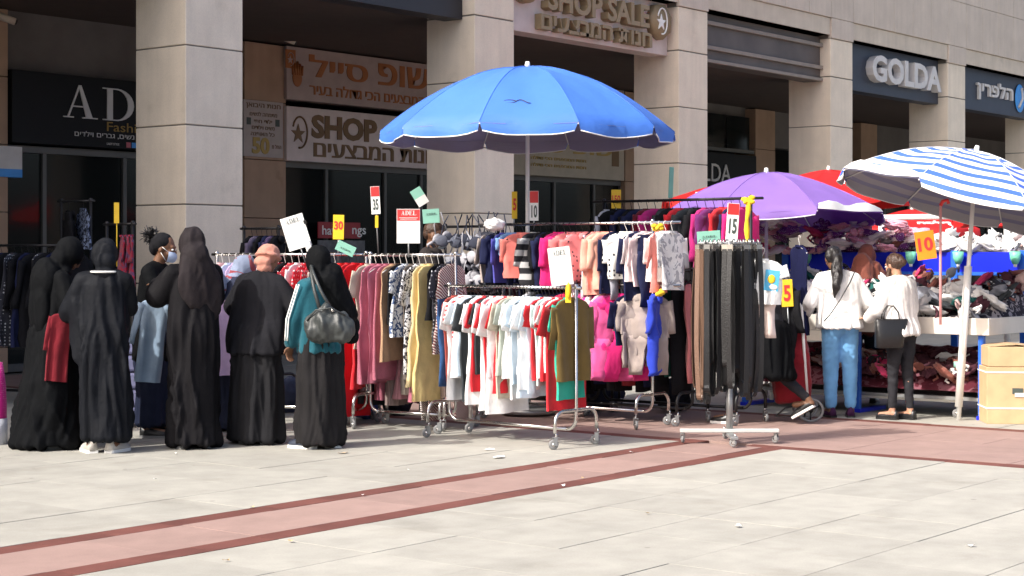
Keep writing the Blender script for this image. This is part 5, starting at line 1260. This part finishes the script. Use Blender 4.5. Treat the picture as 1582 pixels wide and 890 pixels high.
def scarf(f, mat, drape=(), flat=(), r=(.095, .112, .125), fold=.012, seed=1, name='headscarf', face=True, vox=.011):
    k = f.k; m = MB(); h = f.head; Mx = f.M
    m.ell(Mx @ (Vector((0, -.015, .025))*k), tuple(q*k for q in r), mat, 20, 14)
    m.ell(Mx @ (Vector((0, -.03, -.055))*k), (.084*k, .086*k, .09*k), mat, 20, 14)
    m.cap(k*(h+Vector((0, -.03, -.05))), k*(f.ln((0, -.015, 1.37))), .066*k, .085*k, mat, 20)
    for (c_, r_) in flat: m.ell(k*Vector(c_), tuple(q*k for q in r_), mat, 20, 14)
    for (a, b, ra, rb) in drape: m.cap(k*Vector(a), k*Vector(b), ra*k, rb*k, mat, 16)
    return link(name, remesh(m, mat, vox, 2, foldridge(fold*.75, 10, .3, seed=seed)), f.o)
ABY = cloth((.0035, .004, .005), rough=.8); AB2 = cloth((.008, .009, .012), rough=.65); AB3 = cloth((.008, .0075, .009), rough=.7); SCB = cloth((.022, .018, .020), rough=.75)  # ABY kept darker than AB2: the leftmost woman's shade put into its colour
M_skinM = plain('tan_skin', (.22, .105, .06), .55)
# P1 far left, black robe, bent to the right over the goods
p = D(78, 12.95)
f = person('woman in a plain black robe and veil leaning right over goods, leftmost of the group', p, VIEW-R(62), 1.58, M_skinD, lean=R(7), arms=(((-.27, .1, 1.1), (-.1, .34, 1.04), (.3, 1, 0)), ((.27, .1, 1.1), (.12, .34, 1.02), (-.3, 1, 0))), head=(0, R(38)), hd=(0, .05, -.01))
robe(f, ABY, rx0=.30, ry0=.27, sway=(0, -.02), seed=1, amp=.10, nf=9, waist=.20, folds=.018)
scarf(f, ABY, (), [((0, -.03, 1.30), (.17, .13, .2)), ((0, -.07, 1.12), (.17, .09, .3)), ((0, .1, 1.33), (.11, .06, .14))], seed=2)
for i in (0, 1): shoe(f, i, M_blackpl, M_rub)
# P2 back view, wide batwing robe and white sneakers
p = D(160, 12.68)
f = person('woman seen from behind in a wide black robe with white collar edge and white sneakers', p, VIEW+R(8), 1.57, M_skinD, lean=R(5), arms=(((-.27, .08, 1.10), (-.33, .26, 1.02), (0, 1, 0)), ((.17, .14, 1.12), (.12, .36, 1.1), (0, 1, 0))), head=(0, R(30)), hd=(0, .02, -.02), legs=(((-.09, 0, .5), (-.09, -.04, .09), -.35), ((.09, 0, .5), (.08, -.06, .09), .5)))
robe(f, AB2, rx0=.175, ry0=.17, sway=(.03, -.02), seed=3, amp=.15, nf=8, waist=.19, sleeves=(.07, .075), hem=.11, folds=.02, shw=.165, extra=lambda m, mt: (m.cap(f.k*Vector((-.20, .05, 1.16)), f.k*Vector((-.17, .02, .75)), .07, .07, mt)))
scarf(f, AB2, (), [], seed=4, fold=.026, r=(.092, .108, .12))
m = MB(); m.tube([f.k*(f.ln((.10*cos(a), -.02+.10*sin(a), 1.40))) for a in [R(200)+R(140)*j/10 for j in range(11)]], .008, M_card, 6); m.build('white_collar', f.o)
for i in (0, 1): shoe(f, i, cloth((.45, .42, .38)), M_card, 'sneaker', scale=1.08)
# red garment held by them
p = D(99, 12.74); MBr = garment_mesh('longsleeve', cloth((.17, .012, .02)), 501, .085, .5)
o = MBr.build('long_sleeved_top', None, (p.x, p.y, 1.10), (0, .12, VIEW+.5)); tag(o, 'dark red top held up between the two leftmost robed women', 'top')
# P3 masked woman with a bun facing right
p = D(236, 13.75)
f = person('woman with black head wrap and pale face mask facing right beside the first column', p, VIEW-R(98), 1.63, M_skinD, lean=R(4), arms=(((-.2, .14, 1.1), (-.06, .36, 1.17), (.2, 1, .1)), ((.22, .12, 1.1), (.1, .34, 1.19), (-.2, 1, .1))), head=(0, R(14)), hd=(0, .03, 0))
k = f.k; m = MB(); m.ell(f.M @ (Vector((0, -.03, .035))*k), (.086*k, .098*k, .085*k), K, 20, 12); m.ell(f.M @ (Vector((0, -.075, -.01))*k), (.07*k, .05*k, .07*k), K, 16, 10)
link('head_wrap', remesh(m, K, .008, 2, foldfn(.006, 18, .5)), f.o)
m = MB()
for q in range(110):
    a = rnd.uniform(0, 6.3); b = rnd.uniform(-1.4, 1.4); rr = .045; c0 = Vector((0, -.135, .075)); d0 = Vector((cos(a)*cos(b), sin(a)*cos(b), sin(b)))
    pts = [c0+d0*rr*.3+Vector((0, 0, 0)), c0+d0*rr+Vector((rnd.uniform(-.02, .02), rnd.uniform(-.02, .02), rnd.uniform(-.02, .02))), c0+d0*rr*1.5+Vector((rnd.uniform(-.03, .03), rnd.uniform(-.03, .03), rnd.uniform(-.03, .02)))]
    m.tube([f.M @ (x*k) for x in pts], [.009, .007, .002], M_hair, 4)
m.build('hair_bun', f.o)
def mask(f, mat=None):
    k = f.k; m = MB(); vs = []; nx, nz = 8, 6
    for i in range(nz+1):
        for j in range(nx+1):
            a = (j/nx-.5)*2.0; z = -.012-.085*i/nz; r_ = .082+.022*sin(PI*(i+.5)/(nz+1)); vs.append(f.M @ (Vector((sin(a)*r_*.82, .018+cos(a)*(r_), z))*k))
    fs = [(i*(nx+1)+j, i*(nx+1)+j+1, (i+1)*(nx+1)+j+1, (i+1)*(nx+1)+j) for i in range(nz) for j in range(nx)]
    m.add(vs, fs, mat or M_mask, True); o = m.build('face_mask', f.o)
    mm = MB()
    for q in (-1, 1):
        for z0, z1 in ((-.015, .012), (-.09, -.035)): mm.tube([f.M @ (Vector((q*.062, .06, z0))*k), f.M @ (Vector((q*.08, .01, z1))*k)], .0025, M_card, 5)
    mm.build('ear_loop', o)
mask(f)
robe(f, ABY, rx0=.19, ry0=.15, seed=5, amp=.05, waist=.17, top=1.38, hem=.62, sleeves=(.06, .055), name='black_cardigan', folds=.008)
robe(f, cloth((.02, .025, .05)), rx0=.17, ry0=.13, seed=6, amp=.05, waist=.16, top=1.0, hem=.1, arms=False, name='navy_skirt', shw=.15)
m = MB(); m.ell(f.k*f.ln((0, .085, 1.30)), (.06, .03, .07), GY); m.build('white_vest', f.o)
for i in (0, 1): shoe(f, i, M_blackpl, M_rub)
p = D(240, 13.35); o = garment_mesh('longsleeve', cloth((.26, .35, .46)), 503, .105, .64).build('long_sleeved_top', None, (p.x, p.y, 1.19), (0, .08, VIEW+.35)); tag(o, 'pale blue-grey shirt held out between two women beside the first column', 'top')
# P4 robed woman with long draped scarf
p = D(300, 12.95)
f = person('woman in a black robe with long greyish draped scarf, back turned, beside the masked woman', p, VIEW+R(32), 1.63, M_skinD, lean=R(2), arms=(((-.25, .1, 1.16), (-.16, .36, 1.24), (.1, 1, .1)), ((.22, .16, 1.14), (.05, .36, 1.18), (-.2, 1, .1))), head=(0, R(14)), hd=(0, .0, 0))
robe(f, AB3, rx0=.19, ry0=.19, seed=7, amp=.14, nf=8, waist=.185, sleeves=(.08, .085), folds=.02, shw=.18)
scarf(f, SCB, (), [((0, -.035, 1.45), (.115, .11, .13)), ((0, -.05, 1.36), (.15, .1, .16)), ((-.01, -.10, 1.26), (.15, .05, .2)), ((.11, -.05, 1.18), (.09, .09, .22))], seed=8, fold=.02, r=(.098, .112, .13))
for i in (0, 1): shoe(f, i, M_blackpl, M_rub)
# lilac top beside P4
p = D(352, 14.0); o = garment_mesh('blouse', cloth((.58, .42, .62)), 505, .17, .6).build('blouse', None, (p.x, p.y, 1.16), (0, 0, VIEW+.5)); tag(o, 'lilac blouse hanging between the long-scarfed woman and the black jacket', 'blouse')
# grey veiled woman half hidden
p = D(338, 14.25)
f = person('woman in a grey and red print scarf, mostly hidden behind the long-scarfed one', p, VIEW-R(50), 1.50, M_skinD, lean=R(18), arms=(((-.24, .15, 1.05), (-.1, .38, 1.0), (0, 1, 0)), ((.24, .15, 1.05), (.1, .38, 1.0), (0, 1, 0))), head=(0, R(35)), hd=(0, .05, -.04))
robe(f, cloth((.03, .035, .06)), rx0=.2, ry0=.18, seed=21, amp=.08)
scarf(f, cloth((.22, .26, .36), 'floral', (.25, .05, .06), 5), (), [((0, -.05, 1.32), (.15, .1, .16))], seed=22)
# P5 black jacket, pink cap
p = D(396, 13.25)
f = person('woman in a black jacket and long black skirt with a salmon pink head cap', p, VIEW+R(-20), 1.55, M_skinM, lean=R(11), arms=(((-.28, .12, 1.12), (-.2, .4, 1.18), (0, 1, 0)), ((.3, .1, 1.13), (.26, .4, 1.2), (0, 1, 0))), head=(0, R(18)), hd=(.02, .03, 0))
robe(f, cloth((.014, .014, .017)), rx0=.26, ry0=.19, seed=9, amp=.05, nf=7, waist=.25, hem=.74, top=1.40, sleeves=(.085, .075), name='black_jacket', folds=.012, shw=.235)
robe(f, cloth((.016, .016, .018)), rx0=.23, ry0=.2, seed=10, amp=.12, nf=8, waist=.2, top=.98, hem=.03, arms=False, name='long_skirt', shw=.15)
k = f.k; m = MB(); PKC = cloth((.44, .20, .15)); m.ell(f.M @ (Vector((0, -.012, .035))*k), (.090*k, .106*k, .088*k), PKC, 20, 12); m.tube([f.M @ (Vector((.094*cos(a), .109*sin(a)-.01, .012))*k) for a in [2*PI*j/20 for j in range(21)]], .014*k, PKC, 8); m.ell(f.M @ (Vector((-.01, -.075, -.05))*k), (.074*k, .05*k, .045*k), PKC, 20, 12); m.ell(f.M @ (Vector((0, -.05, -.10))*k), (.066*k, .055*k, .05*k), PKC, 18, 12)
link('head_cap', remesh(m, PKC, .008, 1, foldridge(.006, 22, .5)), f.o)
m = MB(); m.ell(f.M @ (Vector((-.06, -.01, -.035))*k), (.034*k, .06*k, .05*k), M_hairb, 16, 10); m.build('hair', f.o)
for i in (0, 1): shoe(f, i, M_blackpl, M_rub)
# P6 teal jacket with white stripes, black hijab, shoulder bag
p = D(496, 12.95)
f = person('woman in a teal jacket with white sleeve stripes, black veil and long black skirt', p, VIEW+R(48), 1.50, M_skinD, lean=R(2), arms=(((-.235, .08, 1.06), (-.22, .12, .86), (0, .35, -1)), ((.25, .02, 1.09), (.16, .2, 1.0), (-.3, .9, 0))), head=(0, R(12)), legs=(((-.095, 0, .5), (-.12, .03, .09), -.1), ((.095, 0, .5), (.08, -.06, .09), .1)), curl=.9)
TEAL = cloth((.012, .085, .115))
tj = robe(f, TEAL, rx0=.21, ry0=.17, seed=11, amp=.04, nf=7, waist=.195, hem=.8, top=1.40, sleeves=(.062, .058), name='teal_jacket', folds=.010)
k = f.k
for off in (-.014, .014):
    s, e, w_ = f.sho[0], f.arm[0][0], f.arm[0][1]; pts = []
    for q in range(11):
        a = s.lerp(e, q/5) if q <= 5 else e.lerp(w_.lerp(e, .1), (q-5)/5); pts.append(k*(a+Vector((-.072+.004*q/10-.0, off-.012, .015))))
    MB().tube(pts, .0062, M_card, 6).build('sleeve_stripe', f.o)
robe(f, cloth((.017, .016, .017)), rx0=.205, ry0=.2, seed=12, amp=.13, nf=7, waist=.19, top=.98, hem=.035, arms=False, name='long_skirt', shw=.15, sway=(-.01, .01))
scarf(f, ABY, [((.06, -.07, 1.44), (.17, -.15, 1.10), .09, .075), ((.10, -.03, 1.36), (.25, -.10, 1.0), .085, .07), ((.14, -.0, 1.34), (.23, -.12, .92), .07, .06), ((.0, -.1, 1.38), (.13, -.16, 1.08), .09, .08)], [((.0, -.03, 1.37), (.12, .1, .1))], seed=13, fold=.016)
shoe(f, 0, M_navy, M_card, 'sneaker', scale=1.12); shoe(f, 1, M_navy, M_card, 'sneaker', scale=1.1)
# shoulder bag (held: a thing of its own)
pz = D(508, 12.68)
bagm = plain('grey_leather_bag', (.035, .04, .04), .5, bmp=.35, scale=30)
t = thing('shoulder_bag', 'slouchy dark grey leather shoulder bag on the back of the teal-jacketed woman', 'bag', (pz.x, pz.y, .93), VIEW)
m = MB(); m.ell((0, 0, 0), (.185, .085, .125), bagm, 24, 14); m.ell((-.07, .01, -.03), (.11, .09, .1), bagm, 18, 12); m.ell((.08, 0, -.02), (.1, .085, .1), bagm, 18, 12); m.ell((-.01, 0, .1), (.07, .05, .07), bagm, 14, 10)
link('body', remesh(m, bagm, .01, 2, foldfn(.028, 13, .6, seed=3)), t)
MB().tube([(-.16, -.03, .04), (-.09, -.06, .12), (.02, -.065, .135), (.13, -.04, .08)], .006, bagm, 6).build('seam', t)
MB().tube([(-.06, .0, .1), (-.11, .03, .26), (-.14, .10, .38), (-.15, .18, .44), (-.13, .24, .42)], .014, bagm, 8).tube([(.03, .0, .1), (-.06, .0, .26), (-.12, .08, .38), (-.15, .16, .44)], .012, bagm, 8).build('strap', t)
for x in (-.06, .03): MB().tube([(x, -.02, .1), (x, -.02, .13)], .016, M_chrome, 8).build('ring', t)
# P7 man behind the rail
p = D(662, 16.0)
f = person('man with cropped hair and pale face mask behind the dress rail', p, VIEW-R(96), 1.77, M_skinD, lean=R(3), arms=(((-.26, .1, 1.1), (-.15, .33, 1.05), (0, 1, 0)), ((.26, .1, 1.1), (.15, .33, 1.05), (0, 1, 0))), head=(0, R(18)))
k = f.k; m = MB(); m.ell(f.M @ (Vector((0, -.022, .042))*k), (.077*k, .09*k, .078*k), M_hairb, 20, 12); m.ell(f.M @ (Vector((0, -.06, -.0))*k), (.062*k, .045*k, .06*k), M_hairb, 16, 10); link('hair', remesh(m, M_hairb, .008, 1, foldfn(.004, 60, 1)), f.o)
mask(f, plain('mask_white', (.62, .7, .75), .8))
robe(f, cloth((.035, .03, .03)), rx0=.2, ry0=.15, seed=14, amp=.03, waist=.19, hem=.75, top=1.42, sleeves=(.07, .06), name='dark_jacket', folds=.01, shw=.21)
robe(f, K, rx0=.16, ry0=.13, seed=15, amp=.04, waist=.17, top=1.0, hem=.1, arms=False, name='trousers', shw=.15)
m = MB()
for j in range(3): m.cap(f.k*(f.sho[0]+Vector((-.03, .02-.02*j, .01))), f.k*(f.arm[0][0]+Vector((-.02, 0, .06+.05*j))), .062, .06, [WW, WW, WW][j])
m.build('white_sleeve', f.o); shoe(f, 0, M_blackpl, M_rub); shoe(f, 1, M_blackpl, M_rub)
# ---- trousers helper : two legs and hips as one cloth surface
def jeans(f, mat, hips=(.17, .125), kn=.07, an=.05, name='jeans', top=1.0, fold=.007, seed=0, bottom=.13):
    k = f.k; m = MB(); m.ell(k*Vector((0, -.01, .90)), (hips[0]*k, hips[1]*k, .13*k), mat, 24, 14); m.cap(k*Vector((-.03, 0, 1.0)), k*Vector((.03, 0, 1.0)), .11*k, .11*k, mat)
    for i, (q, a, yw) in enumerate(f.leg):
        s = -1 if i == 0 else 1; q = Vector(q); a = Vector(a); a2 = q.lerp(a, .9)
        m.cap(k*Vector((s*.085, -.015, .86)), k*q, .098*k, kn*k, mat, 18); m.cap(k*q, k*a2, kn*k, an*k, mat, 18); m.ell(k*Vector((s*.075, -.06, .86)), (.085*k, .075*k, .09*k), mat)
    return link(name, remesh(m, mat, .011, 2, foldfn(fold, 16, 1.6, seed=seed)), f.o)
def sweater(f, mat, name='sweater', rx=.21, ry=.14, hem=.9, fold=.009, seed=0, sl=(.062, .045), wide=.205, top=1.395, extra=None, nf=5):
    return robe(f, mat, rx0=rx, ry0=ry, seed=seed, amp=.03, nf=nf, waist=rx*.96, hem=hem, top=top, sleeves=sl, name=name, folds=fold, shw=wide, vox=.012, extra=extra)
# P8 white sweater, blue jeans
p = D(1297, 15.4)
f = person('woman in a white sweater and blue jeans with a black ponytail at the bra table', p, VIEW+R(6), 1.535, M_skinD, lean=R(5), arms=(((-.29, .02, 1.1), (-.27, .22, .98), (.2, 1, 0)), ((.30, .02, 1.1), (.25, .24, 1.0), (-.2, 1, 0))), head=(0, R(16)), hd=(-.03, .03, 0), legs=(((-.085, .01, .5), (-.085, 0, .09), -.2), ((.10, 0, .5), (.11, 0, .09), .25)))
jeans(f, cloth((.16, .38, .66)), hips=(.175, .13), kn=.078, an=.058, seed=2, fold=.005)
sweater(f, cloth((.82, .82, .80)), rx=.225, ry=.185, hem=.86, wide=.215, sl=(.064, .052), seed=3, fold=.009)
k = f.k; m = MB(); m.ell(f.M @ (Vector((0, -.02, .03))*k), (.084*k, .1*k, .09*k), M_hair, 20, 12)
pts = [f.M @ (Vector((0, -.09, .02))*k)]+[f.M @ (Vector(q)*k) for q in [(0, -.125, -.03), (-.01, -.135, -.12), (-.025, -.155, -.22), (-.04, -.15, -.32), (-.06, -.13, -.42)]]
for q in range(5): m.cap(pts[q], pts[q+1], [.045, .05, .055, .055, .045][q]*k, [.05, .055, .055, .045, .015][q]*k, M_hair)
link('hair', remesh(m, M_hair, .009, 1, foldfn(.012, 22, .35)), f.o)
MB().tube([k*Vector(q) for q in [(.13, -.06, 1.40), (.06, -.14, 1.30), (-.04, -.175, 1.15), (-.14, -.17, 1.0), (-.19, -.12, .93)]], .0055, M_blackpl, 6).build('bag_strap', f.o)
for i in (0, 1): shoe(f, i, cloth((.06, .02, .06)), M_blackpl, 'flat_shoe', scale=.98)
# P9 white blouse, black trousers
p = D(1391, 15.2)
f = person('woman in a loose white blouse and tight black trousers with hair in a bun', p, VIEW+R(38), 1.475, M_skin, lean=R(3), arms=(((-.24, .08, 1.09), (-.2, .24, 1.0), (.1, 1, 0)), ((.24, .06, 1.08), (.14, .26, 1.02), (-.1, 1, 0))), head=(0, R(18)), hd=(0, .02, 0), legs=(((-.085, .02, .5), (-.1, .02, .09), -.2), ((.08, -.02, .5), (.05, -.08, .09), .0)))
jeans(f, cloth((.028, .028, .032)), hips=(.15, .12), kn=.058, an=.042, seed=5, name='trousers')
sweater(f, cloth((.80, .78, .75)), rx=.205, ry=.175, hem=.84, wide=.2, sl=(.08, .062), seed=6, fold=.012, name='blouse')
k = f.k; m = MB(); m.ell(f.M @ (Vector((0, -.02, .03))*k), (.082*k, .098*k, .088*k), M_hairb, 20, 12); m.ell(f.M @ (Vector((0, -.1, .0))*k), (.05*k, .045*k, .045*k), M_hairb)
link('hair', remesh(m, M_hairb, .008, 1, foldfn(.008, 30, .4)), f.o)
m = MB(); m.cap(f.M @ (Vector((-.06, .03, -.04))*k), k*Vector((-.12, .1, 1.2)), .02, .012, M_hairb); m.build('loose_lock', f.o)
for i in (0, 1): shoe(f, i, M_blackpl, M_blackpl, 'sandal', scale=.95)
pb = D(1373, 15.05); t = thing('handbag', 'black leather tote bag on the arm of the woman in the white blouse', 'bag', (pb.x, pb.y, .64), VIEW+.15)
m = MB(); rs = []
for z, a, b in ((0, .115, .05), (.01, .125, .06), (.12, .135, .055), (.24, .15, .04), (.255, .145, .03)):
    rs.append([(a*math.copysign(abs(cos(q))**.5, cos(q))+z*.1, b*math.copysign(abs(sin(q))**.6, sin(q)), z) for q in [2*PI*j/28 for j in range(28)]])
blm = plain('black_bag_leather', (.014, .014, .015), .35, bmp=.3, scale=40); m.rings(rs, blm); m.build('body', t)
for s in (-1, 1): MB().tube([(-.06, s*.03, .22), (-.05, s*.025, .31), (-.01, s*.01, .37), (.04, s*.01, .37), (.08, s*.025, .31), (.09, s*.03, .22)], .006, blm, 6).build('handle', t)
# P10 rust hijab behind the table
p = D(1334, 16.75)
f = person('woman in a rust brown headscarf bending behind the bra table', p, VIEW-R(20), 1.56, M_skinD, lean=R(14), arms=(((-.26, .12, 1.08), (-.14, .36, 1.02), (.1, 1, 0)), ((.26, .12, 1.08), (.16, .36, 1.02), (0, 1, 0))), head=(0, R(25)), hd=(0, .04, -.01))
jeans(f, cloth((.02, .03, .06)), seed=7); robe(f, cloth((.16, .06, .055)), rx0=.23, ry0=.19, seed=16, amp=.05, waist=.21, hem=.72, name='rust_cloak', folds=.015)
scarf(f, cloth((.20, .065, .045)), [((0, -.06, 1.46), (.02, -.12, 1.15), .1, .15), ((.1, 0, 1.4), (.18, .02, 1.2), .08, .1)], seed=17, fold=.018); shoe(f, 0, M_blackpl, M_rub); shoe(f, 1, M_blackpl, M_rub)
# P11 stepping left, half hidden by belts
p = D(1186, 14.75)
f = person('person in black bending low behind the belt stand, one sneaker raised on its toe', p, VIEW+R(62), 1.60, M_skinD, lean=R(52), arms=(((-.24, .34, .95), (-.2, .30, .70), (.1, .2, -1)), ((.24, .42, .95), (.15, .55, .8), (0, 1, -.2))), head=(0, R(35)), hd=(0, .0, -.02), legs=(((-.1, .28, .55), (-.1, .32, .09), 0), ((.1, -.02, .50), (.12, -.34, .22), 0)))
robe(f, ABY, rx0=.22, ry0=.24, seed=18, amp=.09, waist=.21, hem=.42, sleeves=(.07, .07), folds=.018, name='black_coat', sway=(0, .02))
scarf(f, ABY, seed=19)
jeans(f, cloth((.03, .03, .035)), seed=9, name='leggings', kn=.062, an=.042)
shoe(f, 0, M_blackpl, M_card, 'sneaker'); shoe(f, 1, M_blackpl, M_card, 'sneaker', pitch=R(-30), scale=.95)
# ---- red shopping trolley
p = D(1248, 14.95); t = thing('shopping_trolley', 'dark red wheeled shopping trolley between the belt stand and the woman in jeans', 'trolley', (p.x, p.y, 0), VIEW)
TR = cloth((.22, .012, .02)); m = MB(); rs = []
for z, a, b, ox in ((.16, .14, .11, -.11), (.18, .16, .13, -.11), (.4, .17, .14, -.13), (.6, .15, .12, -.12), (.74, .11, .09, -.10), (.80, .05, .05, -.09)):
    rs.append([(ox+a*math.copysign(abs(cos(q))**.6, cos(q)), .12+b*math.copysign(abs(sin(q))**.6, sin(q)), z) for q in [2*PI*j/24 for j in range(24)]])
m.rings(rs, TR); link('bag', remesh(m, TR, .014, 1, foldfn(.018, 9, 1)), t)
MB().tube([(.0, 0, .17), (-.03, 0, .6), (-.055, 0, 1.0), (-.08, -.02, 1.04), (-.1, -.03, 1.0)], .013, M_white, 8).build('frame', t)
MB().tube([(-.1, -.03, 1.0), (-.105, -.03, .92)], .018, M_blackpl, 8).build('handle', t)
MB().tube([(0, 0, .17), (-.2, 0, .12), (-.28, .0, .05)], .008, M_dark, 6).tube([(0, 0, .09), (-.1, 0, .05), (-.28, 0, .05)], .006, M_dark, 6).build('undercarriage', t)
for y in (-.03, .26):
    m = MB(); n = 28; m.tube([(.105*cos(2*PI*j/n)+.02, y, .105+.0+.095*sin(2*PI*j/n)) for j in range(n+1)], .012, M_rub, 8, False); wt_ = m.build('wheel', t)
    m = MB(); m.tube([(.02, y-.012, .105), (.02, y+.012, .105)], .022, M_dark, 10)
    for j in range(3): a = 2*PI*j/3+.5; m.tube([(.02, y, .105), (.02+.09*cos(a), y, .105+.085*sin(a))], .008, M_dark, 5)
    m.build('spokes', wt_)

bpy.data.scenes.remove(TMP)
